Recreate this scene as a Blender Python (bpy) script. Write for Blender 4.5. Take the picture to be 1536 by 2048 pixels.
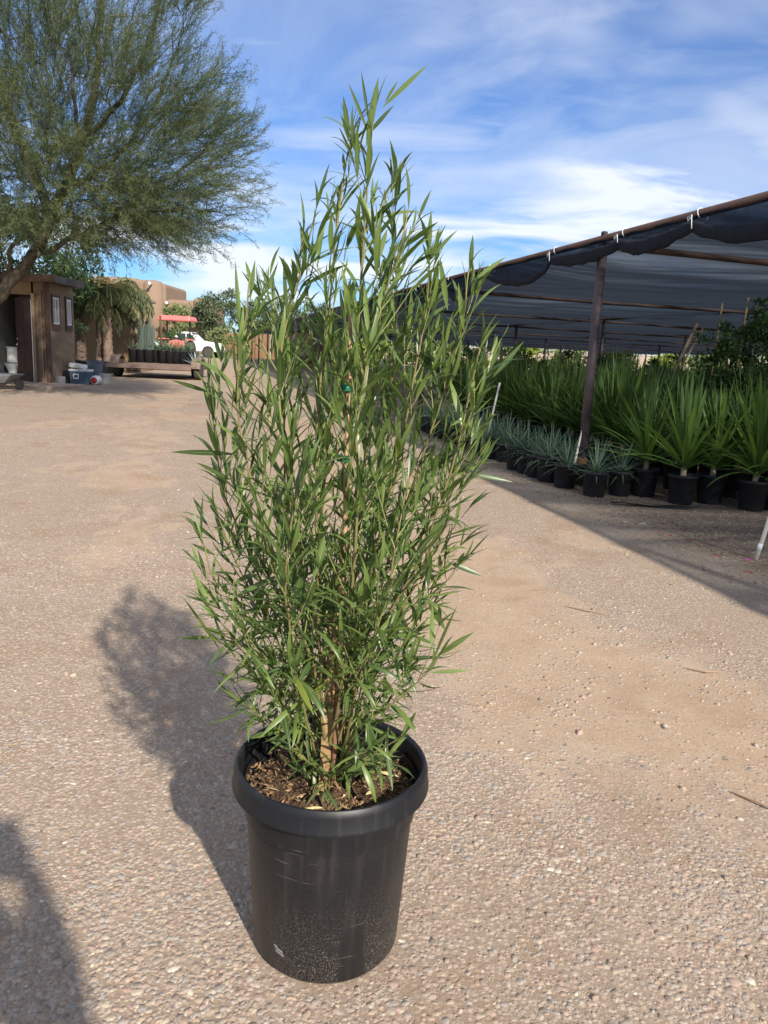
import bpy, math, random
import numpy as np
from mathutils import Vector, Matrix

for _o in list(bpy.data.objects):
    bpy.data.objects.remove(_o)
SC = bpy.context.scene
COL = SC.collection
R = math.radians
random.seed(7)
RNG = np.random.default_rng(11)

# ------------------------------------------------------------------ camera, sky, sun, exposure
F_PX, CAM_H, PITCH, ROLL = 1530.0, 1.25, R(11.66), R(2.7)
fw = np.array([0, math.cos(PITCH), -math.sin(PITCH)])
_rt0 = np.array([1.0, 0, 0]); _up0 = np.cross(_rt0, fw)
rt = math.cos(ROLL) * _rt0 + math.sin(ROLL) * _up0
up = -math.sin(ROLL) * _rt0 + math.cos(ROLL) * _up0
CAM = np.array([0, 0, CAM_H])

cd = bpy.data.cameras.new('camera')
cam = bpy.data.objects.new('camera', cd); COL.objects.link(cam)
M4 = Matrix(((rt[0], up[0], -fw[0], 0), (rt[1], up[1], -fw[1], 0), (rt[2], up[2], -fw[2], CAM_H), (0, 0, 0, 1)))
cam.matrix_world = M4
cd.sensor_fit = 'VERTICAL'; cd.sensor_height = 36.0; cd.sensor_width = 27.0
cd.lens = 36.0 * F_PX / 2048.0
cd.clip_start = 0.05; cd.clip_end = 5000
SC.camera = cam

SUN_TO = Vector((0.735, -1.39, 1.0)).normalized()
SUN_EL = math.asin(SUN_TO.z); SUN_ROT = math.atan2(SUN_TO.x, SUN_TO.y)
EXPOSURE = 0.84
sl = bpy.data.lights.new('sun', 'SUN'); sl.energy = 4.4; sl.angle = R(1.1); sl.color = (1.0, 0.92, 0.80)
so = bpy.data.objects.new('sun', sl); COL.objects.link(so); so.location = (8, -16, 14)
so.rotation_euler = SUN_TO.to_track_quat('Z', 'Y').to_euler()

W = bpy.data.worlds.new('World'); SC.world = W; W.use_nodes = True
SC.view_settings.view_transform = 'Standard'; SC.view_settings.look = 'None'
SC.view_settings.gamma = 1.0; SC.view_settings.use_curve_mapping = False
SC.view_settings.exposure = EXPOSURE
SC.render.resolution_x = 768; SC.render.resolution_y = 1024


def build_world():
    nt = W.node_tree; N = nt.nodes; L = nt.links; N.clear()
    out = N.new('ShaderNodeOutputWorld'); bg = N.new('ShaderNodeBackground')
    bg.inputs[1].default_value = 0.078
    L.new(bg.outputs[0], out.inputs[0])
    sky = N.new('ShaderNodeTexSky'); sky.sky_type = 'NISHITA'; sky.sun_disc = False
    sky.sun_elevation = SUN_EL; sky.sun_rotation = SUN_ROT
    sky.air_density = 1.15; sky.dust_density = 0.2; sky.ozone_density = 4.5; sky.altitude = 300
    # cirrus: direction projected on a high plane
    tc = N.new('ShaderNodeTexCoord'); sep = N.new('ShaderNodeSeparateXYZ'); L.new(tc.outputs['Generated'], sep.inputs[0])
    zz = N.new('ShaderNodeMath'); zz.operation = 'MAXIMUM'; L.new(sep.outputs[2], zz.inputs[0]); zz.inputs[1].default_value = 0.0
    za = N.new('ShaderNodeMath'); za.operation = 'ADD'; L.new(zz.outputs[0], za.inputs[0]); za.inputs[1].default_value = 0.22
    px = N.new('ShaderNodeMath'); px.operation = 'DIVIDE'; L.new(sep.outputs[0], px.inputs[0]); L.new(za.outputs[0], px.inputs[1])
    py = N.new('ShaderNodeMath'); py.operation = 'DIVIDE'; L.new(sep.outputs[1], py.inputs[0]); L.new(za.outputs[0], py.inputs[1])
    cb = N.new('ShaderNodeCombineXYZ'); L.new(px.outputs[0], cb.inputs[0]); L.new(py.outputs[0], cb.inputs[1])

    def noise(rot, scl, sc, det, rough, dist, loc):
        mp = N.new('ShaderNodeMapping'); L.new(cb.outputs[0], mp.inputs[0])
        mp.inputs['Rotation'].default_value = (0, 0, R(rot)); mp.inputs['Scale'].default_value = scl; mp.inputs['Location'].default_value = loc
        n = N.new('ShaderNodeTexNoise'); L.new(mp.outputs[0], n.inputs[0])
        n.inputs['Scale'].default_value = sc; n.inputs['Detail'].default_value = det
        n.inputs['Roughness'].default_value = rough; n.inputs['Distortion'].default_value = dist
        return n.outputs[0]

    def ramp(src, a, b, lo=0.0, hi=1.0):
        m = N.new('ShaderNodeMapRange'); m.interpolation_type = 'SMOOTHSTEP'
        L.new(src, m.inputs[0]); m.inputs[1].default_value = a; m.inputs[2].default_value = b
        m.inputs[3].default_value = lo; m.inputs[4].default_value = hi
        return m.outputs[0]

    def mul(a, b):
        m = N.new('ShaderNodeMath'); m.operation = 'MULTIPLY'; L.new(a, m.inputs[0])
        if isinstance(b, float): m.inputs[1].default_value = b
        else: L.new(b, m.inputs[1])
        return m.outputs[0]

    def mx(a, b):
        m = N.new('ShaderNodeMath'); m.operation = 'MAXIMUM'; L.new(a, m.inputs[0]); L.new(b, m.inputs[1]); return m.outputs[0]
    # soft cirrus sheets, a broken band of wisps, thin streaks low down
    sheet = ramp(noise(24, (0.8, 1.0, 1), 0.9, 4, 0.5, 0.6, CLOUD_A), 0.34, 0.60)
    wisp = ramp(noise(-28, (0.7, 1.5, 1), 2.0, 7, 0.55, 0.5, CLOUD_B), 0.26, 0.64)
    streak = ramp(noise(-16, (0.4, 1.9, 1), 2.2, 6, 0.55, 0.3, CLOUD_C), 0.42, 0.78)
    veil = ramp(noise(40, (0.7, 1, 1), 1.6, 7, 0.58, 0.8, CLOUD_D), 0.28, 0.75, 0.02, 0.5)
    dens = mx(mx(mul(mul(sheet, wisp), 1.2), mul(streak, 0.55)), veil)
    dens = mul(dens, ramp(sep.outputs[2], -0.01, 0.07))
    cl = N.new('ShaderNodeClamp'); L.new(dens, cl.inputs[0]); cl.inputs[2].default_value = 0.92
    mix = N.new('ShaderNodeMix'); mix.data_type = 'RGBA'
    L.new(cl.outputs[0], mix.inputs['Factor']); hs = N.new('ShaderNodeMix'); hs.data_type = 'RGBA'; hs.blend_type = 'MULTIPLY'; hs.inputs['Factor'].default_value = 1.0; L.new(sky.outputs[0], hs.inputs['A']); hs.inputs['B'].default_value = (0.41, 0.68, 1.03, 1); L.new(hs.outputs['Result'], mix.inputs['A'])
    mix.inputs['B'].default_value = (7.0, 7.4, 8.0, 1)
    L.new(mix.outputs['Result'], bg.inputs[0])


CLOUD_A, CLOUD_B, CLOUD_C, CLOUD_D = (3.73, 2.59, 0), (7.6, 3.99, 0), (4.76, 4.96, 0), (3.05, 5.76, 0)
build_world()


# ------------------------------------------------------------------ small geometry helpers
def gz(x, y):
    return 0.006 * min(max(0.0, y - 2.0), 68.0)


def ray(x, y):
    return fw * F_PX + rt * (x - 768) - up * (y - 1024)


def at(x, y, Y):
    d = ray(x, y); return CAM + d * (Y / d[1])


def proj(P):
    d = np.asarray(P, float) - CAM
    z = d @ fw
    return np.stack([768 + F_PX * (d @ rt) / z, 1024 - F_PX * (d @ up) / z, z], -1)


def tag(o, label=None, cat=None, group=None, kind=None):
    if label: o['label'] = label
    if cat: o['category'] = cat
    if group: o['group'] = group
    if kind: o['kind'] = kind
    return o


def empty(name, loc, label=None, cat=None, group=None, rz=0.0):
    o = bpy.data.objects.new(name, None); COL.objects.link(o)
    o.location = loc; o.rotation_euler = (0, 0, rz); o.empty_display_size = 0.1
    return tag(o, label, cat, group)


def root_loc(p):
    while p.parent is not None: p = p.parent
    return Vector(p.location)


def link(name, me, mt, parent=None, smooth=False):
    o = bpy.data.objects.new(name, me); COL.objects.link(o)
    if mt is not None and not me.materials: me.materials.append(mt)
    if smooth: me.polygons.foreach_set('use_smooth', [True] * len(me.polygons))
    if parent is not None: o.parent = parent
    return o


class MB:
    def __init__(s): s.v = []; s.f = []

    def add(s, vs, fs):
        b = len(s.v); s.v.extend([tuple(map(float, p)) for p in vs]); s.f.extend([tuple(b + i for i in f) for f in fs]); return s

    def box(s, c, size, rz=0.0, rx=0.0, ry=0.0, taper=1.0):
        hx, hy, hz = size[0] / 2, size[1] / 2, size[2] / 2
        m = Matrix.Rotation(rz, 3, 'Z') @ Matrix.Rotation(ry, 3, 'Y') @ Matrix.Rotation(rx, 3, 'X')
        vs = []
        for z in (-1, 1):
            t = taper if z > 0 else 1.0
            for x, y in ((-1, -1), (1, -1), (1, 1), (-1, 1)):
                vs.append(Vector(c) + m @ Vector((x * hx * t, y * hy * t, z * hz)))
        return s.add(vs, [(3, 2, 1, 0), (4, 5, 6, 7), (0, 1, 5, 4), (1, 2, 6, 5), (2, 3, 7, 6), (3, 0, 4, 7)])

    def tube(s, pts, r, n=8, cap=True):
        pts = [Vector(p) for p in pts]
        rs = r if isinstance(r, (list, tuple)) else [r] * len(pts)
        ref = None; vs = []
        for i, p in enumerate(pts):
            d = (pts[min(i + 1, len(pts) - 1)] - pts[max(i - 1, 0)]).normalized()
            if ref is None:
                ref = d.orthogonal().normalized()
            a = (ref - d * ref.dot(d))
            a = a.normalized() if a.length > 1e-6 else d.orthogonal().normalized()
            ref = a; b = d.cross(a)
            for k in range(n):
                t = 2 * math.pi * k / n
                vs.append(p + (a * math.cos(t) + b * math.sin(t)) * rs[i])
        fs = []
        for i in range(len(pts) - 1):
            for k in range(n):
                k2 = (k + 1) % n
                fs.append((i * n + k, i * n + k2, (i + 1) * n + k2, (i + 1) * n + k))
        if cap:
            fs.append(tuple(range(n - 1, -1, -1))); fs.append(tuple((len(pts) - 1) * n + k for k in range(n)))
        return s.add(vs, fs)

    def lathe(s, prof, n=32, c=(0, 0, 0), cap0=True, cap1=True, wob=0.0):
        vs = []
        for r, z in prof:
            for k in range(n):
                t = 2 * math.pi * k / n
                rr = r * (1 + wob * math.sin(3 * t + z * 9))
                vs.append((c[0] + rr * math.cos(t), c[1] + rr * math.sin(t), c[2] + z))
        fs = []
        for i in range(len(prof) - 1):
            for k in range(n):
                k2 = (k + 1) % n
                fs.append((i * n + k, i * n + k2, (i + 1) * n + k2, (i + 1) * n + k))
        if cap0: fs.append(tuple(range(n - 1, -1, -1)))
        if cap1: fs.append(tuple((len(prof) - 1) * n + k for k in range(n)))
        return s.add(vs, fs)

    def prism(s, poly, y0, y1, c=(0, 0, 0)):
        """poly in XZ extruded along Y"""
        n = len(poly)
        vs = [(c[0] + x, c[1] + y0, c[2] + z) for x, z in poly] + [(c[0] + x, c[1] + y1, c[2] + z) for x, z in poly]
        fs = [tuple(range(n)), tuple(range(2 * n - 1, n - 1, -1))] + [(i, i + n, (i + 1) % n + n, (i + 1) % n) for i in range(n)]
        return s.add(vs, fs)

    def mesh(s, name):
        me = bpy.data.meshes.new(name); me.from_pydata(s.v, [], s.f); me.update(); return me

    def build(s, name, mt, parent=None, smooth=False, bevel=0.0, world=True, seg=2):
        if parent is not None and world:
            r = root_loc(parent); s.v = [(x - r.x, y - r.y, z - r.z) for x, y, z in s.v]
        me = s.mesh(name)
        o = link(name, me, mt, parent, smooth)
        if bevel:
            m = o.modifiers.new('bevel', 'BEVEL'); m.width = bevel; m.segments = seg; m.limit_method = 'ANGLE'; m.angle_limit = R(35)
        elif smooth:
            pass
        return o


def np_mesh(name, V, Fq, rnd=None, smooth=False, extra=None):
    """V (n,3); Fq (m,k) array of equal-size faces"""
    me = bpy.data.meshes.new(name)
    V = np.ascontiguousarray(V, np.float32); Fq = np.ascontiguousarray(Fq, np.int32)
    k = Fq.shape[1]
    me.vertices.add(len(V)); me.vertices.foreach_set('co', V.ravel())
    me.loops.add(Fq.size); me.loops.foreach_set('vertex_index', Fq.ravel())
    me.polygons.add(len(Fq)); me.polygons.foreach_set('loop_start', np.arange(0, Fq.size, k, dtype=np.int32))
    if rnd is not None:
        a = me.attributes.new('rnd', 'FLOAT', 'POINT'); a.data.foreach_set('value', np.ascontiguousarray(rnd, np.float32))
    if extra is not None:
        a = me.attributes.new('mid', 'FLOAT', 'POINT'); a.data.foreach_set('value', np.ascontiguousarray(extra, np.float32))
    me.update(calc_edges=True)
    if smooth: me.polygons.foreach_set('use_smooth', np.ones(len(Fq), bool))
    return me


class Soup:
    """accumulates quad pieces (numpy) with a per-piece random value"""
    def __init__(s): s.V = []; s.F = []; s.r = []; s.m = []; s.n = 0

    def add(s, V, F, r, mid=None):
        s.V.append(V); s.F.append(F + s.n); s.r.append(np.full(len(V), r)); s.m.append(np.zeros(len(V)) if mid is None else mid); s.n += len(V)

    def mesh(s, name, smooth=False):
        return np_mesh(name, np.concatenate(s.V), np.concatenate(s.F), np.concatenate(s.r), smooth, np.concatenate(s.m))


def blade(L, w, nseg=5, curve=0.6, fold=0.25, shape='lance', twist=0.0):
    """a leaf growing along +Z from the origin, bending to +X; three vertices across (folded along the midrib)"""
    V = []; mid = []
    x = z = 0.0
    for i in range(nseg + 1):
        t = i / nseg
        if shape == 'lance': ww = w * (math.sin(math.pi * min(1, t * 0.93 + 0.05)) ** 0.85) * (1 - 0.15 * t)
        elif shape == 'sword': ww = w * (0.75 + 0.6 * t if t < 0.4 else 1.0 * (1 - ((t - 0.4) / 0.6) ** 1.6))
        else: ww = w * (1 - t) ** 0.7
        if i == nseg: ww = w * 0.03
        if i == 0 and shape == 'lance': ww = w * 0.12
        if shape == 'lance' and 0 < i < nseg: ww = w * (math.sin(math.pi * t ** 0.92) ** 0.9)
        a = curve * t ** 1.3
        if i: x += L / nseg * math.sin(a); z += L / nseg * math.cos(a)
        nx, nz = math.cos(a), -math.sin(a)
        tw = twist * t
        for sgn in (-1, 0, 1):
            off = abs(sgn) * ww / 2 * fold
            V.append((x + nx * off * math.cos(tw), sgn * ww / 2 * math.cos(tw), z + nz * off + sgn * ww / 2 * math.sin(tw) * 0.3))
            mid.append(1.0 if sgn == 0 else 0.0)
    F = []
    for i in range(nseg):
        for k in (0, 1):
            a = i * 3 + k
            F.append((a, a + 1, a + 4, a + 3))
    return np.array(V), np.array(F), np.array(mid)


def frame(d, roll=0.0):
    """3x3 with columns X (bend side), Y, Z = direction d"""
    d = np.asarray(d, float); d = d / np.linalg.norm(d)
    ref = np.array([0, 0, -1.0]) if abs(d[2]) < 0.97 else np.array([1.0, 0, 0])
    x = ref - d * (ref @ d); x /= np.linalg.norm(x)
    y = np.cross(d, x)
    c, s_ = math.cos(roll), math.sin(roll)
    return np.stack([x * c + y * s_, -x * s_ + y * c, d], 1)


def children(o): return [c for c in o.children]


def copy_tree(o, parent=None):
    c = o.copy(); COL.objects.link(c)
    if parent is not None: c.parent = parent
    for ch in KIDS.get(o.name, []): copy_tree(ch, c)
    return c


KIDS = {}


def remember(o, kids): KIDS[o.name] = kids


# ------------------------------------------------------------------ materials
def nodes(name):
    m = bpy.data.materials.new(name); m.use_nodes = True
    nt = m.node_tree; b = nt.nodes['Principled BSDF']
    return m, nt, nt.nodes, nt.links, b


def mat(name, c1, c2=None, scale=6.0, rough=0.7, bump=0.0, bscale=None, spec=0.35, metal=0.0, detail=5, stretch=None, c3=None, speck=0.0):
    m, nt, N, L, b = nodes(name)
    tc = N.new('ShaderNodeTexCoord'); src = tc.outputs['Object']
    if stretch:
        mp = N.new('ShaderNodeMapping'); mp.inputs['Scale'].default_value = stretch; L.new(src, mp.inputs[0]); src = mp.outputs[0]
    n = N.new('ShaderNodeTexNoise'); n.inputs['Scale'].default_value = scale; n.inputs['Detail'].default_value = detail
    n.inputs['Roughness'].default_value = 0.65; L.new(src, n.inputs[0])
    r = N.new('ShaderNodeValToRGB'); L.new(n.outputs[0], r.inputs[0])
    c2 = c2 or tuple(v * 0.8 for v in c1)
    r.color_ramp.elements[0].position = 0.32; r.color_ramp.elements[0].color = (*c2, 1)
    r.color_ramp.elements[1].position = 0.68; r.color_ramp.elements[1].color = (*c1, 1)
    if c3:
        e = r.color_ramp.elements.new(0.78); e.color = (*c3, 1)
    L.new(r.outputs[0], b.inputs['Base Color'])
    b.inputs['Roughness'].default_value = rough; b.inputs['Specular IOR Level'].default_value = spec; b.inputs['Metallic'].default_value = metal
    if bump:
        n2 = N.new('ShaderNodeTexNoise'); n2.inputs['Scale'].default_value = bscale or scale * 4; n2.inputs['Detail'].default_value = 6; L.new(src, n2.inputs[0])
        bp = N.new('ShaderNodeBump'); bp.inputs['Strength'].default_value = bump; bp.inputs['Distance'].default_value = 0.02
        L.new(n2.outputs[0], bp.inputs['Height']); L.new(bp.outputs[0], b.inputs['Normal'])
    return m


def leaf_mat(name, dark, light, rough=0.45, trans=0.3, spec=0.4, midrib=None, tip=None):
    """leaf: colour varies with the leaf's own random value; some light passes through"""
    m, nt, N, L, b = nodes(name)
    at_ = N.new('ShaderNodeAttribute'); at_.attribute_name = 'rnd'
    oi = N.new('ShaderNodeObjectInfo')
    ad = N.new('ShaderNodeMath'); ad.operation = 'ADD'; L.new(at_.outputs['Fac'], ad.inputs[0]); L.new(oi.outputs['Random'], ad.inputs[1])
    fr = N.new('ShaderNodeMath'); fr.operation = 'FRACT'; L.new(ad.outputs[0], fr.inputs[0])
    r = N.new('ShaderNodeValToRGB'); L.new(fr.outputs[0], r.inputs[0])
    e = r.color_ramp.elements; e[0].position = 0.0; e[0].color = (*dark, 1); e[1].position = 0.9; e[1].color = (*light, 1)
    if tip:
        q = e.new(0.965); q.color = (*light, 1); q2 = e.new(1.0); q2.color = (*tip, 1)
    col = r.outputs[0]
    if midrib:
        a2 = N.new('ShaderNodeAttribute'); a2.attribute_name = 'mid'
        pw = N.new('ShaderNodeMath'); pw.operation = 'POWER'; L.new(a2.outputs['Fac'], pw.inputs[0]); pw.inputs[1].default_value = 5.0
        pm = N.new('ShaderNodeMath'); pm.operation = 'MULTIPLY'; L.new(pw.outputs[0], pm.inputs[0]); pm.inputs[1].default_value = 0.75
        mx = N.new('ShaderNodeMix'); mx.data_type = 'RGBA'; L.new(pm.outputs[0], mx.inputs['Factor'])
        L.new(col, mx.inputs['A']); mx.inputs['B'].default_value = (*midrib, 1); col = mx.outputs['Result']
    L.new(col, b.inputs['Base Color'])
    b.inputs['Roughness'].default_value = rough; b.inputs['Specular IOR Level'].default_value = spec
    if trans:
        tr = N.new('ShaderNodeBsdfTranslucent')
        hs = N.new('ShaderNodeHueSaturation'); hs.inputs['Saturation'].default_value = 1.1; hs.inputs['Value'].default_value = 1.35
        L.new(col, hs.inputs['Color']); L.new(hs.outputs[0], tr.inputs[0])
        ms = N.new('ShaderNodeMixShader'); ms.inputs[0].default_value = trans
        L.new(b.outputs[0], ms.inputs[1]); L.new(tr.outputs[0], ms.inputs[2])
        L.new(ms.outputs[0], N['Material Output'].inputs[0])
    return m


def ground_mat():
    m, nt, N, L, b = nodes('gravel_ground')
    tc = N.new('ShaderNodeTexCoord'); P = tc.outputs['Object']

    def noise(sc, det=5, rough=0.6, dist=0.0, stretch=None, loc=None):
        src = P
        if stretch or loc:
            mp = N.new('ShaderNodeMapping'); L.new(P, mp.inputs[0])
            if stretch: mp.inputs['Scale'].default_value = stretch
            if loc: mp.inputs['Location'].default_value = loc
            src = mp.outputs[0]
        n = N.new('ShaderNodeTexNoise'); n.inputs['Scale'].default_value = sc; n.inputs['Detail'].default_value = det
        n.inputs['Roughness'].default_value = rough; n.inputs['Distortion'].default_value = dist; L.new(src, n.inputs[0]); return n

    def vor(sc, feat='F1'):
        # jittered input so cells are irregular
        v = N.new('ShaderNodeTexVoronoi'); v.feature = feat; v.inputs['Scale'].default_value = sc
        w = noise(sc * 0.9, 2)
        vm = N.new('ShaderNodeVectorMath'); vm.operation = 'SCALE'; L.new(w.outputs['Color'], vm.inputs[0]); vm.inputs['Scale'].default_value = 0.55 / sc
        va = N.new('ShaderNodeVectorMath'); va.operation = 'ADD'; L.new(P, va.inputs[0]); L.new(vm.outputs[0], va.inputs[1])
        L.new(va.outputs[0], v.inputs['Vector']); return v

    def rng(src, a, bb, lo=0.0, hi=1.0):
        mm = N.new('ShaderNodeMapRange'); mm.interpolation_type = 'SMOOTHSTEP'; L.new(src, mm.inputs[0])
        mm.inputs[1].default_value = a; mm.inputs[2].default_value = bb; mm.inputs[3].default_value = lo; mm.inputs[4].default_value = hi; return mm.outputs[0]

    def mixc(f, a, bb, mode='MIX'):
        x = N.new('ShaderNodeMix'); x.data_type = 'RGBA'; x.blend_type = mode
        for s_, v in (('Factor', f), ('A', a), ('B', bb)):
            if isinstance(v, (int, float)): x.inputs[s_].default_value = v
            elif isinstance(v, tuple): x.inputs[s_].default_value = (*v, 1)
            else: L.new(v, x.inputs[s_])
        return x.outputs['Result']
    big = noise(0.55, 4, 0.6, 0.6, (1.0, 0.55, 1), (3.3, 1.2, 0))
    sx = N.new('ShaderNodeSeparateXYZ'); L.new(P, sx.inputs[0])
    ln = N.new('ShaderNodeMath'); ln.operation = 'MULTIPLY_ADD'; L.new(sx.outputs[1], ln.inputs[0]); ln.inputs[1].default_value = 0.2526; L.new(sx.outputs[0], ln.inputs[2])
    wv = noise(0.8, 3, 0.5, 0.0, None, (2, 5, 0))
    lw = N.new('ShaderNodeMath'); lw.operation = 'MULTIPLY_ADD'; L.new(wv.outputs[0], lw.inputs[0]); lw.inputs[1].default_value = 0.9; L.new(ln.outputs[0], lw.inputs[2])

    def mth(op, a, bb):
        x = N.new('ShaderNodeMath'); x.operation = op
        for k_, v_ in enumerate((a, bb)):
            if isinstance(v_, (int, float)): x.inputs[k_].default_value = v_
            else: L.new(v_, x.inputs[k_])
        return x.outputs[0]
    # two wheel-worn lanes of packed dirt along the drive, gravel left loose between and beside them
    track = mth('MULTIPLY', rng(lw.outputs[0], 1.15, 1.75), rng(lw.outputs[0], 2.35, 2.85, 1.0, 0.0))
    track2 = mth('MULTIPLY', rng(lw.outputs[0], -0.75, -0.2), rng(lw.outputs[0], 0.1, 0.6, 1.0, 0.0))
    near = rng(sx.outputs[1], 1.7, 2.6)
    tk = mth('MULTIPLY', mth('MAXIMUM', track, mth('MULTIPLY', track2, 0.6)), near)
    rag = noise(3.2, 8, 0.72, 0.4, (1.0, 0.6, 1), (4, 4, 0))
    raw = mth('ADD', mth('ADD', mth('MULTIPLY', rng(big.outputs[0], 0.40, 0.64), 0.55), mth('MULTIPLY', tk, 0.50)), mth('MULTIPLY', mth('SUBTRACT', rag.outputs[0], 0.5), 1.5))
    tanmask = rng(raw, 0.22, 0.72)
    mid = noise(4.0, 6, 0.7)
    tan = mixc(rng(mid.outputs[0], 0.3, 0.7), (0.315, 0.206, 0.129), (0.401, 0.286, 0.191))
    grey = mixc(rng(mid.outputs[0], 0.3, 0.7), (0.305, 0.245, 0.205), (0.425, 0.365, 0.315))
    base = mixc(tanmask, grey, tan)
    v1 = vor(82.0); v2 = vor(190.0); v3 = vor(44.0)
    ramp = N.new('ShaderNodeValToRGB'); sepc = N.new('ShaderNodeSeparateColor'); L.new(v1.outputs['Color'], sepc.inputs[0]); L.new(sepc.outputs[0], ramp.inputs[0])
    e = ramp.color_ramp.elements; e[0].position = 0; e[0].color = (0.153, 0.116, 0.093, 1); e[1].position = 1; e[1].color = (0.573, 0.502, 0.402, 1)
    for p, c in ((0.25, (0.277, 0.206, 0.154)), (0.5, (0.363, 0.276, 0.206)), (0.75, (0.392, 0.327, 0.263)), (0.92, (0.458, 0.382, 0.299))):
        q = e.new(p); q.color = (*c, 1)
    sep2 = N.new('ShaderNodeSeparateColor'); L.new(v2.outputs['Color'], sep2.inputs[0])
    fine = mixc(sep2.outputs[1], (0.258, 0.191, 0.139), (0.439, 0.352, 0.263))
    gm = noise(1.3, 5, 0.65, 0.3, None, (7, 2, 0))
    gr = rng(gm.outputs[0], 0.36, 0.62, 0.25, 0.85)
    sub = N.new('ShaderNodeMath'); sub.operation = 'MULTIPLY'; L.new(gr, sub.inputs[0])
    inv = rng(tanmask, 0.2, 0.9, 1.0, 0.22); L.new(inv, sub.inputs[1])
    c = mixc(sub.outputs[0], base, ramp.outputs[0])
    c = mixc(0.45, c, fine)
    soilf = mth('MULTIPLY', rng(tanmask, 0.15, 0.8, 0.6, 0.0), rng(v1.outputs['Distance'], 0.32, 0.55))
    c = mixc(soilf, c, (0.225, 0.165, 0.12))
    # damp-looking brown blotches of finer dirt
    bl = noise(1.9, 5, 0.6, 0.5, None, (1.0, 9.0, 0)); c = mixc(rng(bl.outputs[0], 0.53, 0.72, 0.0, 0.6), c, (0.258, 0.171, 0.108))
    # the bed strip by the pots: darker organic dirt and leaf crumbs
    jit = N.new('ShaderNodeMath'); jit.operation = 'MULTIPLY_ADD'; L.new(mid.outputs[0], jit.inputs[0]); jit.inputs[1].default_value = 0.9; L.new(ln.outputs[0], jit.inputs[2])
    bed = rng(jit.outputs[0], 3.65, 4.35, 0.0, 0.8)
    lit = noise(26.0, 6, 0.75)
    dirt = mixc(rng(lit.outputs[0], 0.35, 0.68), (0.085, 0.058, 0.042), (0.258, 0.201, 0.149))
    c = mixc(bed, c, dirt)
    L.new(c, b.inputs['Base Color']); b.inputs['Roughness'].default_value = 0.92; b.inputs['Specular IOR Level'].default_value = 0.12
    # relief
    h1 = rng(v1.outputs['Distance'], 0.0, 0.62, 1.0, 0.0); h2 = rng(v2.outputs['Distance'], 0.0, 0.6, 1.0, 0.0); h3 = rng(v3.outputs['Distance'], 0.0, 0.62, 1.0, 0.0)

    def madd(a, k, add):
        x = N.new('ShaderNodeMath'); x.operation = 'MULTIPLY_ADD'; L.new(a, x.inputs[0]); x.inputs[1].default_value = k
        if add is None: x.inputs[2].default_value = 0
        else: L.new(add, x.inputs[2])
        return x.outputs[0]
    h = madd(h1, 0.42, None); h = madd(h2, 0.28, h); h = madd(h3, 0.42, h); hm = N.new('ShaderNodeMath'); hm.operation = 'MULTIPLY'; L.new(h, hm.inputs[0]); L.new(rng(tanmask, 0.2, 0.9, 1.0, 0.35), hm.inputs[1]); h = hm.outputs[0]; fn = noise(260.0, 4, 0.7); h = madd(fn.outputs[0], 0.22, h)
    h = madd(mid.outputs[0], 0.8, h)
    bp = N.new('ShaderNodeBump'); bp.inputs['Strength'].default_value = 0.55; bp.inputs['Distance'].default_value = 0.004
    L.new(h, bp.inputs['Height']); L.new(bp.outputs[0], b.inputs['Normal'])
    return m


def stone_mat():
    m, nt, N, L, b = nodes('gravel_stone')
    a = N.new('ShaderNodeAttribute'); a.attribute_name = 'rnd'
    ramp = N.new('ShaderNodeValToRGB'); L.new(a.outputs['Fac'], ramp.inputs[0])
    ramp.color_ramp.interpolation = 'LINEAR'; e = ramp.color_ramp.elements; e[0].position = 0; e[0].color = (0.162, 0.136, 0.116, 1); e[1].position = 1; e[1].color = (0.567, 0.505, 0.407, 1)
    for p, c in ((0.08, (0.241, 0.202, 0.171)), (0.3, (0.322, 0.242, 0.180)), (0.55, (0.372, 0.286, 0.211)), (0.75, (0.355, 0.299, 0.247)), (0.92, (0.423, 0.349, 0.266))):
        q = e.new(p); q.color = (*c, 1)
    q = e.new(0.42); q.color = (0.30, 0.27, 0.245, 1); q = e.new(0.65); q.color = (0.36, 0.25, 0.20, 1)
    tc = N.new('ShaderNodeTexCoord'); n = N.new('ShaderNodeTexNoise'); n.inputs['Scale'].default_value = 120; n.inputs['Detail'].default_value = 5; L.new(tc.outputs['Object'], n.inputs[0])
    hs = N.new('ShaderNodeMapRange'); L.new(n.outputs[0], hs.inputs[0]); hs.inputs[1].default_value = 0.25; hs.inputs[2].default_value = 0.75; hs.inputs[3].default_value = 0.72; hs.inputs[4].default_value = 1.18
    mx = N.new('ShaderNodeMix'); mx.data_type = 'RGBA'; mx.blend_type = 'MULTIPLY'; mx.inputs['Factor'].default_value = 1
    L.new(ramp.outputs[0], mx.inputs['A']); L.new(hs.outputs[0], mx.inputs['B'])
    L.new(mx.outputs['Result'], b.inputs['Base Color']); b.inputs['Roughness'].default_value = 0.85; b.inputs['Specular IOR Level'].default_value = 0.2
    bp = N.new('ShaderNodeBump'); bp.inputs['Strength'].default_value = 0.5; bp.inputs['Distance'].default_value = 0.003
    L.new(n.outputs[0], bp.inputs['Height']); L.new(bp.outputs[0], b.inputs['Normal'])
    return m


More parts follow.
